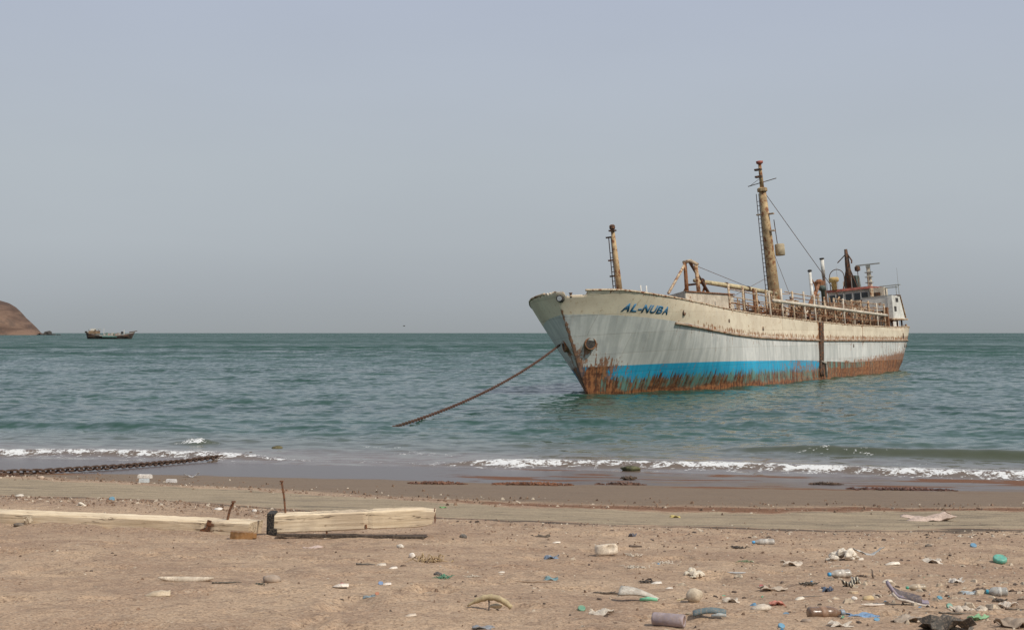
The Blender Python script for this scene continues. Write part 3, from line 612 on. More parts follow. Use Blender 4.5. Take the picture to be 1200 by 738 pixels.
# crane arm, samson posts
MB().tube([(-12.5, .6, 5.6), (-20.4, -.1, 8.9)], [.26, .18], 8).build('crane_arm', M_rst, ship, True)
MB().lathe([(.1, -.4), (.45, -.35), (.5, .2), (.2, .45)], 10, Matrix.Translation((-20.6, -.1, 9.0))).build('crane_head', M_rst, ship)
p1 = MB().tube([(-17.6, 0, 3.5), (-17.3, 0, 10.1)], [.20, .15], 10).build('samson_post', M_wht, ship, True)
MB().lathe([(.22, 0), (.22, .14), (.1, .2)], 8, Matrix.Translation((-17.3, 0, 10.1))).build('post_cap', M_blk, p1)
p2 = MB().tube([(-22.4, 0, 3.5), (-22.05, 0, 9.8)], [.19, .15], 10).build('samson_post', M_brn, ship, True)
MB().tube([(-22.05, 0, 9.8), (-21.96, 0, 11.5)], [.18, .2], 10).build('post_head', M_wht, p2, True)
MB().lathe([(.1, 0), (.26, .05), (.24, .18), (.05, .2)], 8, Matrix.Translation((-21.96, 0, 11.5))).build('post_cap', M_blk, p2)
MB().tube([(-18.6, .2, 7.4), (-17.9, .2, 8.8), (-17.5, .1, 9.3)], .07, 6).build('post_stay', M_rst, p1)
MB().lathe([(.18, 0), (.18, 1.4), (.36, 1.5), (.36, 1.9), (.2, 2.0)], 10, Matrix.Translation((-20.2, .3, 6.8))).build('mushroom_vent', M_grn, ship, True)
# bridge house aft
bh = ship
MB().prism([(-29.2, 3.1), (-29.2, 5.98), (-36.8, 5.98), (-37.0, 3.1)], -3.7, 3.7, 'y').build('lower_house', M_wht, bh)
MB().prism([(-27.3, 4.92), (-27.3, 5.08), (-34.2, 5.10), (-34.2, 4.94)], -5.35, 5.35, 'y').build('boat_deck', M_crm2, bh)
MB().prism([(-28.2, 5.99), (-28.2, 6.12), (-36.0, 6.12), (-36.0, 5.99)], -4.6, 4.7, 'y').build('bridge_deck', M_wht, bh)
MB().box((-28.3, 3.65, 6.8), (.12, 3.1, 1.32)).build('wing_screen', M_wht, bh)
MB().box((-28.3, -3.65, 6.8), (.12, 3.1, 1.32)).build('wing_screen', M_wht, bh)
MB().box((-28.32, 3.65, 7.50), (.22, 3.16, .09)).build('screen_cap', M_gryp, bh)
MB().box((-28.3, 0, 6.75), (.10, 4.1, 1.15)).build('front_screen', M_crm2, bh)
wp = MB().prism([(-28.2, 5.09), (-28.2, 7.46), (-31.7, 7.52), (-33.3, 5.11)], 4.75, 5.22, 'y').build('wing_end', M_wht, bh)
for px_, pz_, w_, h_ in ((-30.3, 7.05, 1.1, .42), (-29.3, 6.1, .9, .50)): MB().box((px_, 5.225, pz_), (w_, .06, h_)).build('opening', M_blk, wp)
MB().box((-31.4, 5.0, 7.56), (1.3, .6, .10)).build('wing_canopy', M_brn, wp)
MB().prism([(-31.9, 7.5), (-33.6, 5.2), (-33.72, 5.2), (-32.0, 7.5)], 4.9, 5.3, 'y').build('edge_plate', M_rtan, wp)
MB().prism([(-28.2, 5.09), (-28.2, 7.46), (-31.7, 7.52), (-33.3, 5.11)], -4.9, -4.6, 'y').build('wing_end', M_wht, bh)
wh = MB().prism([(-30.9, 6.12), (-31.0, 8.55), (-35.6, 8.55), (-35.6, 6.12)], -2.25, 2.25, 'y').build('wheelhouse', plain((.56, .55, .50), .6, .15, 1., rust=.12, dirtf=.35), bh)
MB().prism([(-30.6, 8.56), (-30.7, 8.82), (-35.9, 8.86), (-35.9, 8.60)], -2.5, 2.5, 'y').build('wheelhouse_roof', M_red, wh)
for y in (-1.75, -.95, 0., .95, 1.75): MB().box((-30.93, y, 7.85), (.08, .62, .72), ry=R(-2.4)).build('window', M_glass, wh)
for y in (-1.35, -.5, .5, 1.35): MB().box((-30.90, y, 7.85), (.10, .10, .9), ry=R(-2.4)).build('window_post', M_wht, wh)
for x in (-31.9, -33.1, -34.4): MB().box((x, 2.26, 7.8), (.75, .06, .75)).build('window', M_glass, wh)
MB().box((-29.4, 2.9, 7.35), (1.0, .12, 2.3)).build('companion_panel', M_crm2, bh)
MB().box((-31.2, 3.2, 7.35), (1.6, 1.5, 2.4)).build('companion_house', M_crm, bh)
MB().box((-30.38, 3.2, 7.65), (.05, .7, .8)).build('opening', M_brn, bh)
# awning frame over the port wing
for z, x, y0, y1 in ((8.45, -31.0, 3.2, 5.3), (8.75, -32.6, 3.0, 5.2)): MB().box((x, (y0+y1)/2, z), (.55, y1-y0, .07)).build('awning_bar', M_gryp, bh)
for x, y in ((-31.0, 5.1), (-32.6, 5.0)): MB().tube([(x, y, 7.4), (x, y, 8.75)], .035, 6).build('awning_post', M_gryp, bh)
MB().tube([(-33.0, 4.9, 7.4), (-33.0, 4.9, 10.6)], [.03, .015], 5).build('whip_aerial', M_gryp, bh)
MB().tube([(-31.5, -1.2, 8.8), (-31.5, -1.2, 11.3)], [.03, .015], 5).build('whip_aerial', M_gryp, bh)
# dark signal mast on the bridge roof
sm = MB().tube([(-31.9, 0, 8.7), (-31.7, 0, 11.5), (-31.5, 0, 13.1)], [.34, .28, .17], 8).build('signal_mast', M_brn, bh, True)
MB().tube([(-31.5, 0, 12.6), (-31.4, -1.0, 11.7)], .06, 6).build('mast_arm', M_brn, sm); MB().tube([(-31.5, 0, 12.8), (-31.5, .55, 11.8), (-31.5, .5, 11.5)], .08, 6).build('mast_arm', M_brn, sm)
for y in (.42, -.4): MB().tube([(-32.0, y*2, 8.7), (-31.7, y*.3, 11.2)], .07, 6).build('mast_leg', M_brn, sm)
MB().box((-33.5, -.1, 9.5), (1.8, 1.4, 1.5), taper=.85).build('funnel', M_grn, bh)
MB().lathe([(.3, 0), (.3, .8), (.55, .9), (.55, 1.25), (.4, 1.35)], 12, Matrix.Translation((-30.6, -1.35, 8.8))).build('cowl_vent', plain((.56, .38, .14), .7, .2, 2., rust=.2), bh, True)
MB().tube([(-31, -1.9, 8.8)] + [(-31, -1.1-.8*math.cos(a*.35), 10.2+.8*math.sin(a*.35)) for a in range(10)] + [(-31, -.3, 8.8)], .045, 6).build('hoop_rail', M_brn, bh)
MB().tube([(-32.6, 2.0, 8.85), (-32.45, 2.0, 11.0)], [.26, .20], 6).build('radar_mast', M_crm, bh)
for z in (9.3, 9.9, 10.4): MB().box((-32.5, 2.0, z), (.75, .75, .08)).build('radar_platform', M_gryp, bh)
MB().box((-32.4, 2.0, 11.25), (.25, 2.6, .12)).box((-32.4, 2.0, 11.05), (.4, .4, .3)).build('radar_scanner', M_gryp, bh)
MB().tube([(-32.0, .95, 8.8), (-32.0, .95, 10.7)], .04, 6).lathe([(.1, 0), (.3, .08), (.3, .5), (.12, .6)], 10, Matrix.Translation((-32., .95, 10.6))).build('searchlight', M_brn, bh)
for i in range(6):
    y = -2.2+.9*i; MB().tube([(-30.8, y, 8.8), (-30.8, y, 9.6+.4*((i*3) % 2))], .03, 5).build('roof_post', rr.choice([M_brn, M_crm2, M_gryp]), bh)
for x in (-28.7, -31, -33.): MB().tube([(x, 4.9, 3.1), (x, 4.9, 4.95)], .09, 6).build('deck_pillar', M_brn, bh)
for i in range(8):
    x = -34.5-1.0*i; y = hy(x, sh(x))-.3; MB().tube([(x, y, sh(x)-.95), (x, y, sh(x)+.35)], .05, 6).build('stern_post', M_rtan, ship)

# tangle of rusted uprights, vents and cut pipes over the tank deck
for i in range(80):
    x = 14.5-40.*i/80+rr.uniform(-.4, .4); y = rr.choice([4.4, 3.2, 1.6, -1.5, -3.0, -4.2]); h_ = rr.uniform(.9, 2.5)+(.5 if x < -4 else 0)
    up = MB().tube([(x, y, sh(x)-.95), (x+rr.uniform(-.15, .15), y, sh(x)+h_)], rr.uniform(.045, .11), 6).build('deck_upright', rr.choice([M_rst, M_rtan, M_brn, M_rtan, M_crm2]), ship)
    if i % 2: MB().tube([(x, y, sh(x)+h_*.8), (x-rr.uniform(1.2, 3.0), y+rr.uniform(-.5, .5), sh(x)+h_*rr.uniform(.4, .95))], rr.uniform(.04, .08), 6).build('cross_pipe', rr.choice([M_rst, M_rtan, M_brn]), up)
for i in range(70):                                                  # rails and cut pipe ends crowding the after half
    x = 9.-34.*i/70+rr.uniform(-.3, .3); y = rr.choice([4.75, 4.2, 3.6, 2.4]); z0 = sh(x)+rr.uniform(.25, 2.3); ln = rr.uniform(.8, 3.2)
    if i % 3: MB().tube([(x, y, z0), (x-ln, y+rr.uniform(-.25, .25), z0+rr.uniform(-.25, .2))], rr.uniform(.035, .08), 6).build('deck_rail', rr.choice([M_rtan, M_crm2, M_rst, M_rtan]), ship)
    else: MB().tube([(x, y, sh(x)-.9), (x, y, z0+.3), (x-.25, y+.1, z0+.5)], rr.uniform(.05, .10), 6).build('vent_pipe', rr.choice([M_rtan, M_crm2, M_crm]), ship)

# ------------------------------------------------------------------ mooring chain from the bow to the beach
chain = empty('mooring_chain', (-11.9, 31.77, 0.3)); tag(chain, 'rusty anchor chain running from the bow through the water onto the wet sand', 'chain')
A0 = Vector((3.15, 88.9, 3.25)); A1 = Vector((-6.3, 52.9, -.10)); path = []
for k in range(41):
    f = k/40; p = A0.lerp(A1, f); p.z -= .80*4*f*(1-f)*.9; path.append(p)
for x, y in ((-6.6, 51.5), (-7.6, 48.2), (-8.6, 45.3), (-9.25, 42.9), (-9.75, 40.6), (-10.1, 38.3), (-10.4, 36.5), (-10.85, 34.78), (-11.33, 33.01), (-11.9, 31.77), (-12.6, 30.7), (-13.4, 29.9)):
    z = max(bz(x, y), -.03 if y < 46 else -9)+.085; path.append(Vector((x, y, z)))
path[41].z = -.45; path[42].z = -.45; path[42].z = -.30; path[42].z = -.2; path[43].z = .0; path[44].z = .12
dist = [0]
for a, b in zip(path, path[1:]): dist.append(dist[-1]+(b-a).length)
def along_path(s):
    i = min(max(int(np.searchsorted(dist, s))-1, 0), len(path)-2); f = (s-dist[i])/(dist[i+1]-dist[i]); return path[i].lerp(path[i+1], f), (path[i+1]-path[i]).normalized()
lm = MB(); hl, hw = .125, .058
pts = [(hl*.55+hw*math.cos(a), hw*math.sin(a), 0) for a in (R(-90), R(-30), R(30), R(90))] + [(-hl*.55-hw*math.cos(a), hw*math.sin(a), 0) for a in (R(90), R(30), R(-30), R(-90))]
lm.tube(pts, .028, 4, True)
M_chain = plain((.11, .05, .030), .9, .35, 9., rust=.35, dirt=(.20, .11, .065), dirtf=.4)
M_chainw = plain((.095, .05, .032), .75, .35, 9., rust=.3, dirt=(.12, .10, .05), dirtf=.4)
first = {}
ns = int(dist[-1]/.205)
for i in range(ns):
    p, d = along_path(i*.205+.1); key = p.y < 60
    if key not in first: first[key] = lm.build('chain_link', M_chainw if key else M_chain, chain); o = first[key]
    else: o = first[key].copy(); COL.objects.link(o)
    o.parent = chain; q = d.to_track_quat('X', 'Z').to_matrix().to_4x4() @ Matrix.Rotation(R(45+90*(i % 2)+random.uniform(-12, 12)), 4, 'X')
    o.matrix_local = Matrix.Translation(p-chain.location) @ q

# ------------------------------------------------------------------ headland, rocks, far dhow, bird
t = NT('headland_rock'); v = t.obj(); a = t.noise(t.obj((.012, .012, .05)), 1, 6, .6, .6); b = t.noise(v, .06, 5, .6)
c = t.mix(t.ss(a, .35, .65), (.085, .050, .035), (.190, .118, .080)); c = t.mix(t.math('MULTIPLY', t.ss(b, .5, .7), .5), c, (.06, .045, .036))
ROCK = t.fin(c, .95, t.bump(t.noise(v, .05, 6, .65), .8, 6.))
t = NT('dark_rock'); v = t.obj(); ROCK2 = t.fin(t.mix(t.noise(v, .3, 5), (.03, .027, .024), (.09, .075, .06)), .9, t.bump(t.noise(v, .8, 5), .6, .5))
def px2x(px, d): return (px-600)/1600*d
D = 2600.; gx = np.linspace(-2600, px2x(46, D), 170); gy = np.linspace(D-330, D+900, 90)
HX, HY = np.meshgrid(gx, gy)
e = px2x(46, D)-HX                                                    # metres west of the point
ridge = np.interp(e, [0, 2, 10, 21, 34, 47, 58, 75, 110, 260, 600, 1400], [0, 8, 15, 24, 37, 49, 57, 62, 68, 90, 120, 140])
wd_ = np.interp(e, [0, 60, 200, 900], [25, 85, 190, 300])
cy = D+.15*e
prof = np.clip(1-np.abs((HY-cy)/wd_)**1.25, 0, 1)
HZ = ridge*prof**.55*(1.04+.10*fbm(HX*.02, HY*.02, 4, 3)-.35*np.clip(.25-np.abs(fbm(HX*.012+HY*.008, HY*.012, 4, 31)), 0, 1)) + 7*fbm(HX*.03, HY*.03, 4, 8)*prof - 3.*(prof <= 0)
hd = bigmesh('headland', np.stack([HX, HY, HZ], -1).reshape(-1, 3), len(gy), len(gx), ROCK, {}); tag(hd, kind='structure')
rk = MB(); rk.ico((px2x(56, 2560), 2560, 1.2), (17, 16, 13), 4, .30, True, (16, 10)); rk.ico((px2x(62, 2555), 2555, .4), (12, 10, 4), 9, .25, True, (12, 8))
tag(rk.build('sea_rock', ROCK2), 'dark rock rising from the sea off the tip of the brown headland', 'rock')
rk = MB(); rk.ico((px2x(69, 2550), 2550, .3), (9, 8, 2.4), 14, .25, True, (12, 8))
tag(rk.build('sea_rock', ROCK2), 'low rock awash to the right of the larger sea rock', 'rock')

DD = 900.; dh = empty('dhow_boat', (px2x(128, DD), DD, 0), (0, 0, R(4))); tag(dh, 'distant wooden dhow with dark hull and cluttered deck near the headland', 'boat')
def dhow_half(x): return 3.4*max(0., 1-abs(x/15.6)**2.6)
def dtop(x): return 2.3+.0115*x*x*(1.0 if x < 0 else .85)+(.5 if x > 0 else .9)*abs(x/15)**4
for nm, lo, hi, mt in (('hull', -.5, .62, plain((.055, .042, .036), .7, .3, .4, dirtf=.35)), ('side_band', .62, .86, plain((.10, .085, .07), .75, .35, .25, dirt=(.16, .05, .045), dirtf=.8)), ('gunwale', .86, 1.0, plain((.44, .38, .31), .75, .3, .4, dirtf=.5))):
    mb = MB()
    for sg in (1, -1):
        P = []
        for i in range(41):
            f = i/40; row = []
            for j in range(6):
                g = lo+(hi-lo)*j/5; x = -14+28.5*f; rake = 1+.09*max(0, g); xx = x*rake + (.9*g if x > 8 else 0); z = max(g, -.5)*dtop(x) if g > 0 else g*1.5
                row.append((xx, sg*dhow_half(x)*(.62+.38*min(1, max(0, g+.3))), z))
            P.append(row if sg < 0 else row[::-1])
        mb.grid(P)
    mb.build(nm, mt, dh, True)
MB().prism([(-13, 1.7), (13, 1.7), (13, 1.8), (-13, 1.8)], -2.6, 2.6).build('deck', M_rtan, dh)
st_ = MB().box((-9.6, 0, 4.4), (6.5, 4.6, 2.1)).build('stern_house', plain((.30, .19, .11), .8, .3, .6, dirtf=.4), dh)
MB().box((-10.4, 0, 6.0), (2.6, 3.2, 1.7)).build('wheelhouse', plain((.74, .70, .60), .6, .15), dh)
for x in (-8.2, -6.5, -12.8): MB().tube([(x, -2, 4), (x, -2, 6.4)], .12, 6).build('awning_post', M_brn, dh)
MB().box((-7.2, 0, 6.3), (3.4, 4.4, .2)).build('awning', plain((.40, .33, .22), .8, .3), dh)
MB().box((-14.9, 0, 4.6), (1.0, 3.2, 1.1)).build('stern_box', M_blk, dh)
MB().tube([(-3.6, 0, 2), (-3.4, 0, 7.2)], .17, 6).build('mast', M_wht, dh); MB().tube([(9.6, 0, 2), (9.6, 0, 6.0)], .3, 6).build('bow_post', M_wht, dh)
MB().box((8.4, 0, 4.2), (1.1, 2, 1.4)).build('capstan_box', M_blk, dh); MB().tube([(13.0, 0, 4.4), (18.2, 0, 5.3)], [.35, .2], 6).build('bowsprit', M_brn, dh)
for i in range(9):
    x = -2.6+1.2*i; MB().box((x, .3*((i*7) % 3-1), 2.75+.2*((i*5) % 3)), (1.15, 3.2, 1.1+.4*((i*5) % 3)), rz=.1*((i*3) % 4)).build('deck_cargo', plain([(.55, .50, .42), (.16, .26, .20), (.50, .32, .26), (.34, .30, .24)][i % 4], .8, .2), dh)
MB().box((1.0, -3.40, 1.55), (9.5, .12, .85)).build('green_wale', plain((.07, .19, .16), .7, .2), dh)
MB().box((-1.2, -3.42, 2.25), (8.5, .12, .45)).build('pale_wale', plain((.55, .58, .52), .7, .2), dh)
bd = empty('sea_bird', (px2x(473.5, 260), 260, 4+8/1600*260), (0, 0, R(30))); tag(bd, 'tiny dark bird flying low over the horizon', 'bird')
M_bird = plain((.05, .05, .05), .8, .2)
MB().tube([(-.22, 0, 0), (-.1, 0, .01), (.08, 0, .02), (.2, 0, .03), (.27, 0, .02)], [.01, .06, .065, .04, .01], 8).build('body', M_bird, bd, True)
for sg in (1, -1): MB().grid([[(.07, 0.03*sg, .03), (-.07, 0.03*sg, .03)], [(.09, .22*sg, .13), (-.05, .22*sg, .12)], [(0, .5*sg, .06), (-.05, .5*sg, .05)]]).build('wing', M_bird, bd, solid=.012)

# ------------------------------------------------------------------ timbers with iron spikes
t = NT('weathered_timber'); v = t.obj(); g = t.noise(t.obj((.5, 9, 9)), 2.2, 6, .65, .4); b = t.noise(v, 1.6, 4); k = t.noise(t.obj((1.2, 22, 22)), 1.4, 4, .7)
c = t.mix(t.ss(g, .35, .68), (.62, .475, .30), (.84, .69, .48)); c = t.mix(t.math('MULTIPLY', t.ss(k, .60, .70), .55), c, (.20, .12, .065))
c = t.mix(t.math('MULTIPLY', t.ss(b, .50, .66), .5), c, (.44, .34, .24)); c = t.mix(t.math('MULTIPLY', t.ss(t.noise(t.obj((2.5, 7, 7)), 1.8, 4, .6), .62, .70), .7), c, (.24, .14, .07))
ck = t.math('ABSOLUTE', t.math('SUBTRACT', t.noise(t.obj((.35, 5, 5)), 1.6, 5, .6, .3), .5)); ckm = t.math('MULTIPLY', t.ss(ck, .016, .004), t.ss(b, .42, .55)); c = t.mix(t.math('MULTIPLY', ckm, .85), c, (.10, .06, .035))
WOOD = t.fin(c, .85, t.bump(t.math('ADD', g, t.math('MULTIPLY', k, -.6)), .5, .015))
def timber(mb, L, hgt, dep, pts=34, point=0., seed=1, cuts=()):
    rr_ = random.Random(seed); P = []
    prof = [(-.5, 0.06), (-.47, 0), (.47, 0), (.5, .06), (.5, .94), (.46, 1), (-.46, 1), (-.5, .93)]
    for i in range(pts+1):
        x = L*i/pts; f = 1.; 
        if point and x > L-.22: f = 1-point*(x-L+.22)/.22
        cr = 1.
        for cx in cuts:
            if abs(x-cx) < L/pts*.6: cr = .93
        row = [(x + (0.05*(1-q[1]) if i == pts else 0)*(-1), q[0]*dep*cr*(1+rr_.uniform(-.02, .01)), hgt*((q[1]-.5)*f*cr+.5)+rr_.uniform(-.004, .003)) for q in prof]
        P.append(row)
    n = len(prof); vs = [p for r_ in P for p in r_]
    fs = [(i*n+k_, i*n+(k_+1) % n, (i+1)*n+(k_+1) % n, (i+1)*n+k_) for i in range(pts) for k_ in range(n)]
    mb.add(vs, [tuple(range(n)), tuple(range(pts*n, pts*n+n))[::-1]] + [f[::-1] for f in fs]); return mb
M_spike = plain((.16, .07, .035), .9, .35, 20., rust=.5)
# short beam, its right end lifted off the sand
xb, yb = -2.86, 16.30
tb = empty('timber_beam', (xb, yb, bz(xb, yb)+.03), (0, R(-2.2), R(2.))); tag(tb, 'short pale timber beam with black band, its right end off the sand', 'timber', 'timbers on the beach')
timber(MB(), 1.96, .212, .26, 34, .30, 2, (1.13,)).build('beam', WOOD, tb)
MB().box((.005, 0, .112), (.085, .30, .25), ry=R(4)).box((.03, -.152, .02), (.10, .02, .07)).build('black_band', plain((.012, .011, .010), .9, .3, 14.), tb)
MB().tube([(.16, .06, .20), (.15, .07, .40), (.125, .08, .585)], .013, 6).lathe([(.012, 0), (.024, .005), (.022, .02)], 8, Matrix.Translation((.125, .08, .58))).build('iron_spike', M_spike, tb)
MB().tube([(.66, -.10, .01), (.66, -.115, -.09)], .012, 6).build('bolt', M_spike, tb); MB().tube([(1.13, -.135, .005), (1.13, -.134, .06)], .013, 6).build('bolt', M_spike, tb)
MB().box((1.945, 0, .115), (.012, .255, .15)).build('end_strap', M_spike, tb)
sb = MB(); timber(sb, 1.78, .035, .05, 20, 0, 5)
o = sb.build('beam_shade_strip', plain((.07, .05, .035), .9, .3, 8.)); o.location = (xb+.10, yb-.24, bz(xb+.9, yb-.24)+.004); o.rotation_euler = (0, R(.6), R(-2.2)); tag(o, 'thin dark strip standing in for shade on the sand under the short timber beam', 'shade strip')  # thin dark strip modelled as the shadow line below the short beam
# long beam, mostly buried
xl, yl = -8.6, 18.50
za, zb_ = bz(xl, yl-.2), bz(-3.1, 16.5)
tl_ = empty('timber_beam', (xl, yl, za-.145), (0, -math.atan2(zb_-za+.05, 5.8), R(-19.0))); tag(tl_, 'long pale timber beam half buried in sand at the left edge', 'timber', 'timbers on the beach')
timber(MB(), 5.82, .235, .34, 60, 0., 8, (5.25,)).build('beam', WOOD, tl_)
MB().tube([(5.40, .02, .22), (5.44, .02, .36), (5.49, .02, .45)], .016, 6).lathe([(.014, 0), (.030, .004), (.026, .022)], 8, Matrix.Translation((5.49, .02, .445))).build('iron_spike', M_spike, tl_)
MB().box((5.25, -.172, .15), (.05, .02, .20), ry=R(12)).box((5.20, -.176, .13), (.11, .02, .045), ry=R(-18)).box((5.28, -.176, .2), (.09, .02, .03), ry=R(14)).build('iron_strap', M_spike, tl_)
ob = MB().box((0, 0, .035), (.26, .11, .085), ry=R(4)).box((.145, 0, .03), (.05, .09, .05)).build('wooden_block', plain((.30, .15, .05), .6, .35, 8., dirtf=.25)); ob.location = (-3.17, 16.05, bz(-3.17, 16.05)+.012); ob.rotation_euler = (0, 0, R(6))
tag(ob, 'amber brown wooden block wedged at the foot of the black band', 'block')
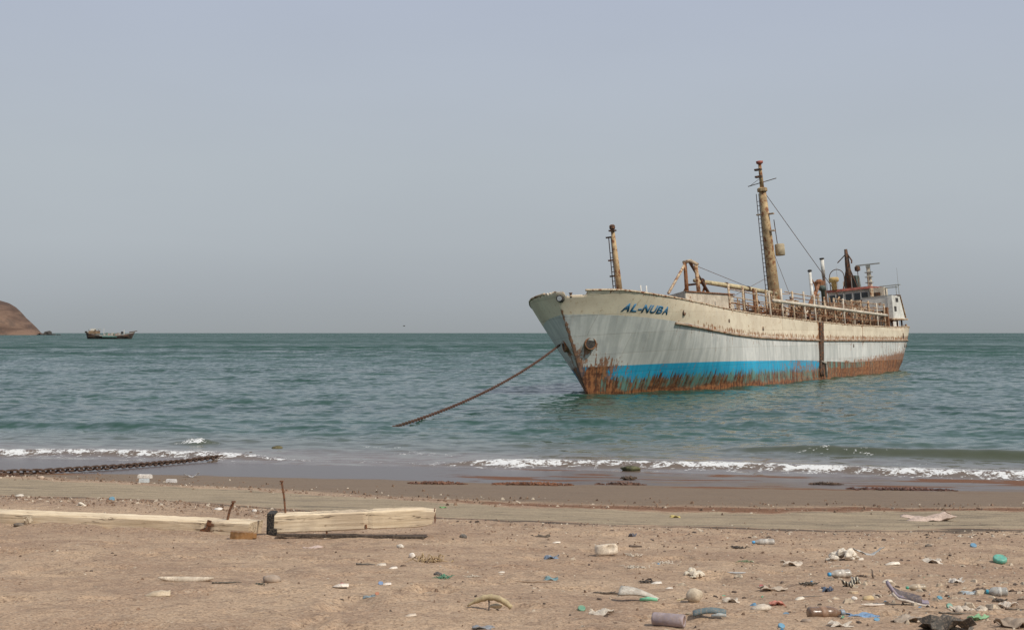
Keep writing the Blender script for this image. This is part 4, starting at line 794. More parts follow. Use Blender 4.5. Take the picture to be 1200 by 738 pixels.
ITEMS=[
('bottle', 'plastic_bottle', 2.28, 9.93, 0.273, (0.3, 0.15, 0.07), {'rot': 8, 'cap': (0.25, 0.32, 0.38), 'r': 0.2, 'glass': 0.55}, 'bottle', 'dusty brown bottle with grey cap lying near the blue scraps', 'plastic bottles washed up on the sand'),
('bottle', 'plastic_bottle', 3.01, 12.6, 0.22, (0.58, 0.53, 0.44), {'rot': 195, 'cap': (0.03, 0.3, 0.55), 'r': 0.21, 'glass': 0.35}, 'bottle', 'cloudy clear bottle with blue cap below the cream foam heap', 'plastic bottles washed up on the sand'),
('bottle', 'plastic_bottle', 3.43, 11.63, 0.167, (0.62, 0.48, 0.3), {'rot': 183, 'cap': (0.03, 0.35, 0.22), 'r': 0.2, 'glass': 0.4}, 'bottle', 'small bottle with green cap behind the torn purple shoe', 'plastic bottles washed up on the sand'),
('bottle', 'plastic_bottle', 3.99, 11.27, 0.169, (0.5, 0.5, 0.45), {'rot': 170, 'cap': (0.05, 0.38, 0.5), 'r': 0.27, 'glass': 0.4}, 'bottle', 'squat pale bottle with teal cap beside the dark brown scrap', 'plastic bottles washed up on the sand'),
('bottle', 'plastic_bottle', 3.02, 16.45, 0.267, (0.58, 0.55, 0.48), {'rot': 184, 'cap': (0.08, 0.34, 0.6), 'r': 0.17, 'glass': 0.45}, 'bottle', 'farthest clear bottle with blue cap just below the dark tide line', 'plastic bottles washed up on the sand'),
('tube', 'plastic_tube', 1.04, 9.09, 0.216, (0.36, 0.28, 0.3), {'rot': -22, 'r': 0.21}, 'tube', 'thick dusty mauve plastic tube at the bottom edge', None),
('bulb', 'fishing_float', 1.37, 10.31, 0.142, (0.62, 0.5, 0.33), {'rot': 10}, 'float', 'round pale float with stick beside it on the sand', None),
('sole', 'shoe_insole', 0.95, 10.25, 0.295, (0.55, 0.5, 0.4), {'rot': -18, 'strip': (0.18, 0.5, 0.3)}, 'insole', 'tapered pale insole with green strip at its narrow end', None),
('shard', 'crumpled_wrapper', 0.63, 9.67, 0.157, (0.56, 0.5, 0.4), {'rot': 5, 'h': 0.28}, 'wrapper', 'crumpled pale wrapper at the bottom beside a green cap', None),
('cap', 'screw_top', 0.5, 9.85, 0.068, (0.1, 0.38, 0.22), {'tilt': 35}, 'cap', 'pale green cap next to the crumpled wrapper', None),
('sole', 'plastic_strip', 1.37, 9.5, 0.226, (0.1, 0.17, 0.19), {'rot': -6, 'thin': 1, 'strip': (0.34, 0.36, 0.34)}, 'strip', 'dark teal curved plastic strip right of the mauve tube', None),
('shoe', 'torn_shoe', 3.05, 10.58, 0.278, (0.26, 0.22, 0.31), {'rot': -10}, 'shoe', 'torn purple grey shoe with toe curled up', None),
('heap', 'foam_heap', 3.5, 14.41, 0.36, (0.74, 0.66, 0.52), {'h': 0.42}, 'foam', 'crumbling heap of cream foam below the white plastic sheet', None),
('vsheet', 'plastic_sheet', 4.03, 15.45, 0.29, (0.62, 0.62, 0.57), {}, 'plastic', 'folded white plastic sheet standing in a V on the sand', None),
('block', 'foam_block', 1.01, 14.45, 0.307, (0.7, 0.58, 0.42), {'h': 0.5}, 'foam', 'large cream foam block with a hollow in its side', None),
('fibre', 'frayed_rope', 1.27, 14.5, 0.236, (0.68, 0.6, 0.46), {}, 'rope', 'frayed cream fibres trailing right from the foam block', None),
('cap', 'plastic_disc', 5.21, 14.62, 0.174, (0.03, 0.5, 0.36), {'tilt': 20}, 'lid', 'bright green flat lid on the right edge of the beach', None),
('cap', 'screw_top', 5.66, 16.79, 0.094, (0.05, 0.33, 0.55), {'tilt': 30}, 'cap', 'blue cap above the bright green lid', None),
('cloth', 'cloth_rag', 6.57, 21.54, 0.592, (0.58, 0.42, 0.33), {'h': 0.15}, 'rag', 'pinkish rag on the pale tide strip', None),
('arch', 'foam_roll', -0.16, 9.81, 0.319, (0.5, 0.38, 0.17), {}, 'foam', 'arched mustard foam roll at the bottom centre', None),
('shard', 'plastic_scrap', -0.19, 9.12, 0.125, (0.24, 0.28, 0.32), {'rot': 0, 'h': 0.15}, 'scrap', 'flat slate grey scrap under the mustard foam roll', None),
('shard', 'plastic_scrap', 2.54, 10.01, 0.138, (0.1, 0.3, 0.55), {'rot': 3, 'h': 0.2}, 'scrap', 'largest blue scrap, just right of the brown bottle', None),
('shard', 'plastic_scrap', 2.62, 9.93, 0.081, (0.1, 0.3, 0.55), {'rot': 20, 'h': 0.2}, 'scrap', 'middle one of three blue scraps in a row', None),
('shard', 'plastic_scrap', 2.73, 9.94, 0.093, (0.16, 0.34, 0.6), {'rot': -5, 'h': 0.16}, 'scrap', 'rightmost of three blue scraps in a row', None),
('cap', 'screw_top', 2.56, 9.61, 0.048, (0.08, 0.38, 0.6), {'tilt': 25}, 'cap', 'light blue cap below the row of blue scraps', None),
('shard', 'plastic_scrap', 3.27, 9.62, 0.108, (0.16, 0.48, 0.2), {'rot': 25, 'h': 0.3}, 'scrap', 'grass green scrap at the lower right', None),
('shard', 'torn_bag', 2.92, 9.21, 0.265, (0.07, 0.06, 0.045), {'rot': 0, 'h': 0.34}, 'bag', 'crumpled black bag at the bottom edge near the green scrap', None),
('cloth', 'cloth_rag', 2.88, 9.31, 0.128, (0.45, 0.37, 0.28), {'h': 0.3}, 'rag', 'tan rag tucked against the crumpled black bag', None),
('lump', 'foam_piece', 1.81, 9.98, 0.137, (0.62, 0.53, 0.4), {'h': 0.35}, 'foam', 'oblong cream foam piece left of the red scrap', None),
('shard', 'plastic_scrap', 2.01, 10.39, 0.084, (0.62, 0.16, 0.1), {'rot': 0, 'h': 0.35}, 'scrap', 'red scrap above the oblong cream foam piece', None),
('cap', 'screw_top', 2.0, 9.99, 0.056, (0.12, 0.3, 0.45), {'tilt': 40}, 'cap', 'dull blue cap below the red scrap', None),
('shell', 'sea_shell', 2.24, 10.69, 0.08, (0.74, 0.66, 0.5), {}, 'shell', 'white shell between red scrap and brown bottle', None),
('cap', 'screw_top', 1.81, 9.21, 0.058, (0.05, 0.36, 0.58), {'tilt': 30}, 'cap', 'blue cap at the bottom edge below the dull blue cap', None),
('crescent', 'plastic_strip', -2.7, 11.34, 0.468, (0.66, 0.54, 0.38), {'rot': 0}, 'strip', 'long pale crescent strip on bare sand at left', None),
('stick', 'driftwood_stick', -2.31, 11.08, 0.235, (0.1, 0.085, 0.06), {'rot': 12, 'r': 0.04}, 'stick', 'thin dark stick right of the pale crescent strip', None),
('shell', 'sea_shell', -2.7, 10.42, 0.195, (0.58, 0.44, 0.26), {'ribs': 1}, 'shell', 'ribbed tan shell below the pale crescent strip', None),
('shell', 'sea_shell', -1.36, 10.86, 0.129, (0.78, 0.68, 0.55), {}, 'shell', 'white shell with a red cap behind it', None),
('cap', 'screw_top', -1.4, 11.28, 0.042, (0.5, 0.06, 0.05), {'tilt': 40}, 'cap', 'small red cap behind the white shell', None),
('shell', 'sea_shell', -1.03, 11.22, 0.077, (0.76, 0.68, 0.58), {}, 'shell', 'white shell touching a small blue cap', None),
('cap', 'screw_top', -1.07, 11.15, 0.049, (0.12, 0.3, 0.58), {'tilt': 40}, 'cap', 'small blue cap touching a white shell', None),
('fibre', 'rope_tangle', -0.61, 12.02, 0.255, (0.03, 0.3, 0.16), {}, 'rope', 'green rope tangle with loose ends', None),
('lump', 'stone', -0.66, 12.23, 0.084, (0.06, 0.06, 0.06), {'h': 0.5}, 'stone', 'dark stone under the green rope tangle', None),
('fibre', 'dry_grass_tuft', -0.81, 13.53, 0.372, (0.46, 0.3, 0.12), {'dense': 1}, 'grass tuft', 'orange brown dry tuft right of the timber end', None),
('fibre', 'frayed_rope', -0.36, 12.14, 0.152, (0.66, 0.58, 0.44), {}, 'rope', 'small cream fibre knot right of the green tangle', None),
('shell', 'sea_shell', -0.1, 12.63, 0.063, (0.8, 0.72, 0.58), {}, 'shell', 'lone white shell right of the cream fibre knot', None),
('shard', 'plastic_scrap', 0.41, 14.23, 0.133, (0.14, 0.27, 0.42), {'rot': -10, 'h': 0.3}, 'scrap', 'steel blue scrap left of the large foam block', None),
('shard', 'plastic_scrap', 0.34, 11.96, 0.12, (0.12, 0.32, 0.36), {'rot': -20, 'h': 0.3}, 'scrap', 'teal scrap below the steel blue scrap', None),
('stick', 'driftwood_stick', 0.18, 11.59, 0.304, (0.34, 0.2, 0.1), {'rot': -4, 'r': 0.03}, 'stick', 'thin reddish stick left of the teal scrap', None),
('stick', 'driftwood_stick', 0.78, 10.76, 0.282, (0.1, 0.07, 0.045), {'rot': -8, 'r': 0.05}, 'stick', 'knotty dark stick ending at the pale insole', None),
('lump', 'foam_piece', -1.03, 14.06, 0.07, (0.82, 0.76, 0.66), {'h': 0.9}, 'foam', 'upright white foam bit left of the dry tuft', None),
('lump', 'foam_piece', -1.21, 14.87, 0.084, (0.72, 0.66, 0.54), {'h': 0.7}, 'foam', 'white foam bit under the timber end', None),
('weed', 'seaweed_clump', 1.16, 11.68, 0.146, (0.045, 0.04, 0.03), {}, 'seaweed', 'black seaweed clump with white strip beside it', None),
('shell', 'sea_shell', 1.22, 11.62, 0.094, (0.7, 0.66, 0.56), {}, 'shell', 'long white shell on the black seaweed clump', None),
('shell', 'sea_shell', 1.29, 11.25, 0.056, (0.84, 0.78, 0.66), {}, 'shell', 'round white shell below the black seaweed clump', None),
('heap', 'foam_crumbs', 1.68, 12.69, 0.222, (0.72, 0.64, 0.48), {'h': 0.22}, 'foam', 'low patch of cream foam crumbs right of the frayed fibres', None),
('fibre', 'frayed_rope', 1.56, 13.96, 0.209, (0.72, 0.64, 0.5), {}, 'rope', 'short cream fibres above the foam crumbs', None),
('fibre', 'frayed_rope', 1.21, 13.35, 0.25, (0.62, 0.55, 0.42), {}, 'rope', 'thin pale fibres below the large foam block', None),
('box', 'foam_box', -8.59, 32.0, 0.32, (0.82, 0.78, 0.7), {'h': 0.25}, 'box', 'white foam slab at the water edge below the chain', None),
('box', 'foam_box', -8.04, 29.89, 0.224, (0.55, 0.65, 0.68), {'h': 0.35}, 'box', 'pale blue box just in front of the white slab', None),
('box', 'foam_box', -7.49, 30.08, 0.226, (0.72, 0.72, 0.7), {'h': 0.3}, 'box', 'small white box right of the pale blue box', None),
('vsheet', 'plastic_sheet', -7.67, 32.77, 0.369, (0.62, 0.62, 0.6), {}, 'plastic', 'clear crumpled sheet on wet sand by the chain', None),
('lump', 'stone', -10.61, 30.79, 0.173, (0.52, 0.38, 0.26), {'h': 0.5}, 'stone', 'tan stone lying against the chain at far left', None),
('cap', 'screw_top', -6.66, 22.77, 0.114, (0.04, 0.28, 0.42), {'tilt': 40}, 'cap', 'blue cap behind the long timber at left', None),
('heap', 'foam_crumbs', -6.73, 21.35, 0.173, (0.82, 0.76, 0.62), {'h': 0.45}, 'foam', 'white foam crumbs behind the long timber at left', None),
('lump', 'foam_piece', -8.68, 24.1, 0.151, (0.72, 0.66, 0.54), {'h': 0.4}, 'foam', 'pale foam bit at far left behind the timber', None),
('lump', 'foam_piece', -4.51, 21.03, 0.145, (0.82, 0.78, 0.7), {'h': 0.35}, 'foam', 'white foam bit behind the timber left of the short spike', None),
('lump', 'foam_piece', -3.95, 20.96, 0.079, (0.82, 0.78, 0.7), {'h': 0.7}, 'foam', 'round white foam bit between the two iron spikes', None),
('lump', 'stone', -6.24, 17.36, 0.163, (0.17, 0.13, 0.09), {'h': 0.35}, 'stone', 'grey brown stone at the far left timber', None),
('shard', 'wood_chip', -6.15, 17.38, 0.098, (0.62, 0.5, 0.33), {'rot': 50, 'h': 0.9}, 'wood chip', 'pale upright chip between grey stone and red brick piece', None),
('lump', 'brick_piece', -6.07, 17.57, 0.176, (0.26, 0.1, 0.06), {'h': 0.5, 'ang': 1}, 'brick piece', 'red brown wedge of brick at the far left timber', None),
('lump', 'brick_piece', -5.16, 17.79, 0.178, (0.24, 0.11, 0.08), {'h': 0.35, 'ang': 1}, 'brick piece', 'red brown brick slab lying midway along the left timber', None),
('lump', 'stone', -4.91, 18.38, 0.08, (0.14, 0.08, 0.05), {'h': 0.6}, 'stone', 'small dark stone resting on the left timber face', None),
('lump', 'foam_piece', -4.25, 16.91, 0.085, (0.6, 0.42, 0.14), {'h': 0.4}, 'foam', 'left one of two yellow foam crumbs by the timber', None),
('lump', 'foam_piece', -4.2, 17.07, 0.064, (0.62, 0.44, 0.16), {'h': 0.5}, 'foam', 'right one of two yellow foam crumbs by the timber', None),
('stick', 'driftwood_stick', 5.22, 17.33, 0.238, (0.56, 0.46, 0.33), {'rot': -8, 'r': 0.06}, 'stick', 'short pale stick below the pinkish rag', None),
('shard', 'plastic_scrap', 2.53, 21.24, 0.119, (0.62, 0.48, 0.06), {'rot': 0, 'h': 0.3}, 'scrap', 'yellow scrap on the pale tide strip', None),
('shard', 'plastic_scrap', -1.15, 22.74, 0.099, (0.12, 0.46, 0.12), {'rot': 0, 'h': 0.3}, 'scrap', 'green scrap on the pale tide strip right of the timber', None),
('fibre', 'rope_tangle', 2.37, 13.92, 0.209, (0.22, 0.3, 0.14), {}, 'rope', 'thin olive green strands below the farthest bottle', None),
('crescent', 'plastic_strip', 2.08, 12.68, 0.143, (0.48, 0.5, 0.5), {'rot': -5}, 'strip', 'short grey white strip below the olive strands', None),
('cap', 'screw_top', 2.18, 11.97, 0.045, (0.48, 0.04, 0.05), {'tilt': 40}, 'cap', 'tiny red cap alone on the sand right of the strip', None),
('shell', 'sea_shell', 3.83, 13.81, 0.129, (0.78, 0.7, 0.56), {}, 'shell', 'long white sliver of shell below the white sheet', None),
('shell', 'sea_shell', 3.38, 12.36, 0.093, (0.7, 0.6, 0.44), {}, 'shell', 'tan sliver of shell behind the torn shoe', None),
('stick', 'wire_loop', 3.33, 12.65, 0.126, (0.1, 0.06, 0.035), {'rot': 80, 'r': 0.07, 'bend': 1}, 'wire', 'bent brown wire right of the blue capped bottle', None),
('weed', 'seaweed_clump', 3.25, 12.72, 0.095, (0.1, 0.055, 0.03), {}, 'seaweed', 'brown weed clump right of the blue capped bottle', None),
('cloth', 'cloth_rag', 2.95, 11.88, 0.119, (0.3, 0.26, 0.2), {'h': 0.55, 'stripe': 1}, 'rag', 'striped black and cream rag below the bottle', None),
('shard', 'plastic_scrap', 2.65, 11.51, 0.072, (0.04, 0.1, 0.2), {'rot': 10, 'h': 0.6}, 'scrap', 'dark navy scrap below the blue capped bottle', None),
('lump', 'foam_piece', 2.83, 11.35, 0.085, (0.66, 0.48, 0.26), {'h': 0.35, 'ang': 1}, 'foam', 'yellow wedge of foam under the striped rag', None),
('lump', 'foam_piece', 2.83, 10.88, 0.088, (0.66, 0.46, 0.18), {'h': 0.45}, 'foam', 'round yellow foam piece above the white bone', None),
('fibre', 'string_knot', 3.0, 11.25, 0.084, (0.76, 0.7, 0.58), {}, 'string', 'white string knot left of the torn shoe', None),
('lump', 'foam_piece', 2.73, 10.92, 0.041, (0.84, 0.8, 0.72), {'h': 0.8}, 'foam', 'small white foam ball left of the round yellow piece', None),
('crescent', 'bone', 2.72, 10.33, 0.155, (0.76, 0.66, 0.54), {'rot': 4}, 'bone', 'white curved bone above the row of blue scraps', None),
('cap', 'screw_top', 3.44, 11.02, 0.055, (0.04, 0.32, 0.44), {'tilt': 30}, 'cap', 'teal blue cap right of the torn shoe', None),
('cap', 'screw_top', 3.41, 10.68, 0.06, (0.02, 0.36, 0.24), {'tilt': 55}, 'cap', 'green cap standing on edge right of the torn shoe', None),
('shard', 'plastic_scrap', 3.81, 11.37, 0.121, (0.36, 0.46, 0.5), {'rot': -10, 'h': 0.2}, 'scrap', 'pale blue scrap left of the squat bottle', None),
('shard', 'plastic_scrap', 3.97, 11.58, 0.13, (0.09, 0.045, 0.025), {'rot': 0, 'h': 0.5}, 'scrap', 'dark brown scrap between pale blue scrap and squat bottle', None),
('stick', 'driftwood_stick', 3.64, 10.4, 0.104, (0.12, 0.09, 0.06), {'rot': -50, 'r': 0.09}, 'stick', 'dark slanted stick below the squat bottle', None),
('crescent', 'bone', 3.52, 9.81, 0.135, (0.7, 0.58, 0.44), {'rot': 0, 'up': 1}, 'bone', 'cream curved bone right of the grass green scrap', None),
('stick', 'driftwood_stick', 3.75, 10.17, 0.153, (0.13, 0.1, 0.07), {'rot': -6, 'r': 0.06}, 'stick', 'dark stick at the lower right edge', None),
('stick', 'driftwood_stick', 3.2, 9.86, 0.246, (0.12, 0.1, 0.07), {'rot': -14, 'r': 0.04}, 'stick', 'dark stick above the crumpled black bag', None),
('lump', 'foam_piece', 3.32, 10.16, 0.051, (0.7, 0.62, 0.5), {'h': 0.9}, 'foam', 'upright cream foam bit above the dark stick', None),
('shell', 'sea_shell', -0.7, 9.4, 0.082, (0.62, 0.5, 0.36), {}, 'shell', 'tan shell at the bottom left of the mustard foam roll', None),
('crescent', 'plastic_strip', -0.7, 10.34, 0.103, (0.66, 0.58, 0.46), {'rot': 0}, 'strip', 'short cream strip left of the mustard foam roll', None),
('shard', 'plastic_scrap', -1.08, 10.36, 0.078, (0.18, 0.28, 0.32), {'rot': 0, 'h': 0.2}, 'scrap', 'dull teal scrap left of an orange cap', None),
('cap', 'screw_top', -1.03, 10.45, 0.039, (0.6, 0.18, 0.06), {'tilt': 40}, 'cap', 'orange cap right of the dull teal scrap', None),
('lump', 'stone', -1.96, 11.2, 0.154, (0.42, 0.31, 0.22), {'h': 0.5}, 'stone', 'rounded sand coloured stone below the timbers', None),
('weed', 'seaweed_clump', -2.03, 11.06, 0.097, (0.08, 0.09, 0.06), {}, 'seaweed', 'dark weed strand at the left of the rounded stone', None),
('shard', 'paper_scrap', -2.14, 14.68, 0.184, (0.62, 0.44, 0.36), {'rot': 0, 'h': 0.12}, 'paper', 'flat pink paper scrap in front of the timber', None),
('shell', 'sea_shell', -1.25, 13.01, 0.098, (0.62, 0.54, 0.42), {}, 'shell', 'tan shell left of a thin grey strip', None),
('stick', 'driftwood_stick', -1.4, 13.07, 0.18, (0.14, 0.13, 0.11), {'rot': -8, 'r': 0.06}, 'stick', 'short grey stick in front of the timber', None),
('shell', 'sea_shell', -1.11, 12.7, 0.087, (0.78, 0.7, 0.58), {}, 'shell', 'white shell right of the short grey stick', None),
('lump', 'stone', -0.58, 16.2, 0.091, (0.1, 0.1, 0.09), {'h': 0.7}, 'stone', 'dark stone right of the timber end', None),
('weed', 'seaweed_clump', 0.36, 16.95, 0.233, (0.12, 0.09, 0.06), {}, 'seaweed', 'brown weed on the dark tide line left of the foam block', None),
('shell', 'sea_shell', 0.51, 15.92, 0.099, (0.82, 0.74, 0.6), {}, 'shell', 'white shell above the steel blue scrap', None),
('shard', 'plastic_scrap', 1.5, 17.05, 0.096, (0.08, 0.09, 0.13), {'rot': 20, 'h': 0.7}, 'scrap', 'black scrap above the large foam block', None),
('stick', 'driftwood_stick', 1.41, 15.62, 0.146, (0.1, 0.06, 0.04), {'rot': -3, 'r': 0.12}, 'stick', 'stubby dark stick right of the large foam block', None),
('weed', 'seaweed_clump', 2.59, 15.63, 0.156, (0.05, 0.04, 0.03), {}, 'seaweed', 'black weed clump left of the farthest bottle', None),
('lump', 'stone', 5.01, 16.45, 0.082, (0.13, 0.1, 0.07), {'h': 0.4}, 'stone', 'flat dark stone below the short pale stick', None),
('cloth', 'cloth_rag', 3.43, 10.42, 0.156, (0.58, 0.48, 0.36), {'h': 0.25}, 'rag', 'dusty cream rag right of the green cap standing on edge', None),
('shard', 'plastic_scrap', 3.87, 10.69, 0.114, (0.6, 0.52, 0.42), {'rot': 10, 'h': 0.35}, 'scrap', 'cream scrap below the squat bottle', None),
('stick', 'driftwood_stick', 3.08, 10.18, 0.216, (0.4, 0.29, 0.18), {'rot': 5, 'r': 0.03}, 'stick', 'long tan stick below the torn shoe', None),
('cloth', 'cloth_rag', 2.74, 9.51, 0.155, (0.42, 0.33, 0.24), {'h': 0.3}, 'rag', 'brown tan rag left of the crumpled black bag', None),
('lump', 'stone', 2.03, 9.43, 0.065, (0.36, 0.26, 0.18), {'h': 0.5}, 'stone', 'round tan stone below the brown bottle', None),
('shard', 'paper_scrap', 2.22, 9.27, 0.116, (0.62, 0.55, 0.44), {'rot': 0, 'h': 0.3}, 'paper', 'cream paper at the bottom edge below the brown bottle', None),
('cloth', 'cloth_rag', 3.42, 9.34, 0.175, (0.34, 0.25, 0.17), {'h': 0.3}, 'rag', 'brown rag in the bottom right corner', None),
('weed', 'seaweed_clump', 3.91, 11.03, 0.124, (0.06, 0.045, 0.03), {}, 'seaweed', 'black weed clump directly below the squat bottle', None),
('stick', 'driftwood_stick', 2.4, 10.93, 0.164, (0.22, 0.18, 0.14), {'rot': 10, 'r': 0.04}, 'stick', 'grey stick above the brown bottle', None),
('shard', 'plastic_scrap', 3.98, 12.25, 0.1, (0.66, 0.62, 0.54), {'rot': 0, 'h': 0.4}, 'scrap', 'white scrap above the teal blue cap', None),
('shard', 'paper_scrap', 2.77, 13.54, 0.152, (0.6, 0.5, 0.38), {'rot': 15, 'h': 0.3}, 'paper', 'cream paper left of the foam heap', None),
('weed', 'seaweed_clump', 2.58, 11.89, 0.149, (0.07, 0.06, 0.04), {}, 'seaweed', 'dark weed clump left of the blue capped bottle', None),
('heap', 'foam_crumbs', 3.47, 10.13, 0.152, (0.62, 0.53, 0.4), {'h': 0.2}, 'foam', 'low patch of cream foam crumbs above the grass green scrap', None),
('fibre', 'frayed_rope', 2.87, 9.96, 0.162, (0.6, 0.52, 0.4), {}, 'rope', 'pale fibres right of the row of blue scraps', None),
('cloth', 'cloth_rag', 2.15, 11.31, 0.17, (0.5, 0.4, 0.29), {'h': 0.2}, 'rag', 'sand coloured rag right of the round float', None),
('shard', 'plastic_scrap', 1.72, 10.78, 0.094, (0.62, 0.55, 0.44), {'rot': 5, 'h': 0.35}, 'scrap', 'cream scrap right of the round float', None),
('shard', 'paper_scrap', 4.48, 14.59, 0.146, (0.64, 0.58, 0.48), {'rot': -5, 'h': 0.3}, 'paper', 'pale paper right of the folded white sheet', None)]

# ------------------------------------------------------------------ litter, each piece a thing of its own
def pm(col, rough=.7, var=.18, scale=18.): return plain(tuple(col), rough, var, scale, dirt=(.30, .215, .145), dirtf=.62, bump=.3, bd=.004)
def sheetgrid(L, Wd, h, seed, n=9, curl=.5):
    rr_ = random.Random(seed); ph = [rr_.uniform(0, 6.3) for _ in range(6)]; P = []
    for i in range(n+1):
        row = []
        for j in range(n+1):
            u_, v_ = i/n-.5, j/n-.5; ed = 1+.22*math.sin(5*u_+9*v_+ph[0])
            z = h*(.5+.30*math.sin(7*u_+ph[1]+3*v_)+.22*math.sin(9*v_+ph[2]-4*u_)+.14*math.sin(17*u_+ph[3])*math.sin(15*v_+ph[4]))+rr_.uniform(-.08, .08)*h
            row.append((u_*L*ed, v_*Wd*(1+.25*math.sin(6*u_+ph[5])), max(z, -.003)))
        P.append(row)
    return P
def item(kind, name, X, Y, L, col, par, cat, label, grp, idx):
    z = bz(X, Y); rot = R(par.get('rot', (idx*37) % 25-12)); root = None; g_ = sum(col)/3; col = tuple(.70*c_+.30*g_*f_ for c_, f_ in zip(col, (1.1, .95, .8))); m = pm(col); L = L*(.85 if kind == 'cap' else 1.18 if X > 1.5 and kind not in ('bottle', 'stick', 'tube') else 1.)
    if kind == 'bottle':
        root = empty(name, (X, Y, z), (0, 0, rot)); r = L*par['r']; M_ = Matrix.Translation((-L/2, 0, r*.70)) @ Matrix.Diagonal((1, 1.06, .86, 1)) @ Matrix.Rotation(R(90), 4, 'Y') @ Matrix.Rotation(R(idx*40), 4, 'Z')
        mm_ = plain(tuple(col), .25, .18, 14., dirt=(.36, .27, .18), dirtf=.55, bump=.3, bd=.004, Transmission_Weight=par['glass']*.6)
        pr = [(r*.75, 0), (r*.97, .03*L), (r, .1*L), (r*.93, .2*L), (r, .3*L), (r*.94, .4*L), (r, .5*L), (r*.97, .62*L), (r*.75, .74*L), (r*.40, .84*L), (r*.36, .90*L)]
        MB().lathe(pr, 16, M_).build('bottle_body', mm_, root, True)
        MB().lathe([(r*.45, .885*L), (r*.46, .90*L), (r*.46, .985*L), (r*.40, L)], 14, M_).build('cap', pm(par['cap'], .45), root, True)
        MB().lathe([(r*1.012, .30*L), (r*1.0, .38*L), (r*1.012, .48*L)], 16, M_).build('label_band', pm(tuple(min(1, c_*1.15) for c_ in col), .6), root, True)
    elif kind == 'tube':
        root = empty(name, (X, Y, z), (0, 0, rot)); r = L*par['r']; M_ = Matrix.Translation((-L/2, 0, r*.85)) @ Matrix.Rotation(R(90), 4, 'Y')
        MB().lathe([(r*.9, 0), (r, .01), (r, .93*L), (r*.92, L), (r*.7, L), (r*.66, .97*L)], 18, M_).build('tube_wall', m, root, True)
        MB().lathe([(r*.60, .95*L), (r*.6, .972*L)], 14, M_).build('end_disc', pm((.20, .11, .07)), root)
    elif kind == 'bulb':
        root = empty(name, (X, Y, z), (0, 0, rot)); r = L*.42
        MB().lathe([(.1*r, -r), (.6*r, -.8*r), (r, -.1*r), (.92*r, .4*r), (.45*r, .95*r), (.25*r, 1.15*r)], 14, Matrix.Translation((0, 0, r*.8)) @ Matrix.Rotation(R(72), 4, 'Y')).build('float_body', m, root, True)
        MB().tube([(-.9*L, .02, .015), (-.3*L, .01, .03)], .008, 6).build('stick', pm((.55, .44, .26)), root)
        MB().lathe([(.28*r, .7*r), (.3*r, 1.0*r), (.1*r, 1.05*r)], 10, Matrix.Translation((0, 0, r*.8)) @ Matrix.Rotation(R(72), 4, 'Y')).build('neck', pm((.74, .64, .48)), root, True)
    elif kind == 'sole':
        root = empty(name, (X, Y, z+.004), (0, 0, rot)); P = []; th = par.get('thin', 0); n = 10
        for i in range(n+1):
            f = i/n; wd = L*(.24*(1-.62*f)+.03*math.sin(f*6.3)) if not th else L*.12*(1-.3*f); zz = .10*L*math.sin(f*3.1) + (.10*L*(1-f)**2 if not th else .05*L*f*f)
            P.append([(-L/2+L*f, wd*(j/4-.5)*2*.7, zz+.012*math.cos((j/4-.5)*3)+(.16*L*(1-f)*(j/4) if not th else .10*L*(j/4))) for j in range(5)])
        MB().grid(P).build('sole_sheet', m, root, True, .014)
        MB().tube([(L*.05, -.13*L, .012), (L*.28, -.12*L, .02), (L*.5, -.09*L, .015)], [.010, .017, .012], 6).build('edge_strip', pm(par['strip']), root, True)
    elif kind == 'shoe':
        root = empty(name, (X, Y, z), (0, 0, rot)); P = []; Q = []; n = 14
        for i in range(n+1):
            f = i/n; x = -L/2+L*f; wd = L*.16*(1-.35*abs(f-.35)*1.6); zz = .40*L*max(0, (.32-f)/.32)**1.4+.02+.02*math.sin(f*5)
            P.append([(x+.12*L*max(0, .25-f), wd*(j/6-.5)*2, zz+.05*L*((j/6-.5)*2)**2) for j in range(7)])
            if f > .05 and f < .75: Q.append([(x+.04, wd*1.02*math.cos(a*.628), zz*.55+.24*L*math.sin(a*.628)*(1-.5*abs(f-.3))) for a in range(6)])
        MB().grid(P).build('sole', m, root, True, .022); MB().grid(Q).build('upper', pm((.10, .08, .085)), root, True, .010)
        MB().tube([(p[3][0], -L*.16, p[0][2]-.012) for p in P[2:]], .012, 6).build('welt', pm((.55, .48, .40)), root, True)
    elif kind in ('heap', 'vsheet', 'block', 'cloth', 'shard', 'lump'):
        mb = MB(); h = par.get('h', .4)*L
        if kind == 'heap':
            RH = random.Random(idx*5+2)
            for k_ in range(20):
                a_, q_ = RH.uniform(0, 6.28), RH.random()**.6; s_ = L*RH.uniform(.12, .28)*(1.15-q_*.6)
                mb.ico((math.cos(a_)*q_*L*.42, math.sin(a_)*q_*L*.34, h*(1-q_)*.55+s_*.15), (s_*1.3, s_, s_*.85), idx*31+k_, .30, False, (8, 6))
            o = mb.build(name, m)
        elif kind == 'vsheet':
            P = []
            for i in range(13):
                f = i/12; zc = L*(.55*abs(f-.55)**1.1) if f < .55 else L*.62*abs(f-.55)
                P.append([(-L/2+L*f+random.uniform(-.01, .01), L*.35*(j/5-.5)+.02*math.sin(f*9), zc*(1-.35*j/5)+random.uniform(0, .05)*L+.002) for j in range(6)])
            mb.grid(P); o = mb.build(name, plain(tuple(col), .35, .15, 14., dirtf=.3, Transmission_Weight=.25), None, True, .006)
        elif kind == 'block':
            mb.ico((0, 0, h*.46), (L*.95, L*.55, h), idx, .10, True, (18, 12))
            vv = []
            for x, y, zz in mb.v:
                d_ = ((x-.12*L)/(.19*L))**2+((zz-h*.58)/(.23*h))**2
                vv.append((x, y+(.16*L*max(0, 1-d_) if y < 0 else 0), zz))
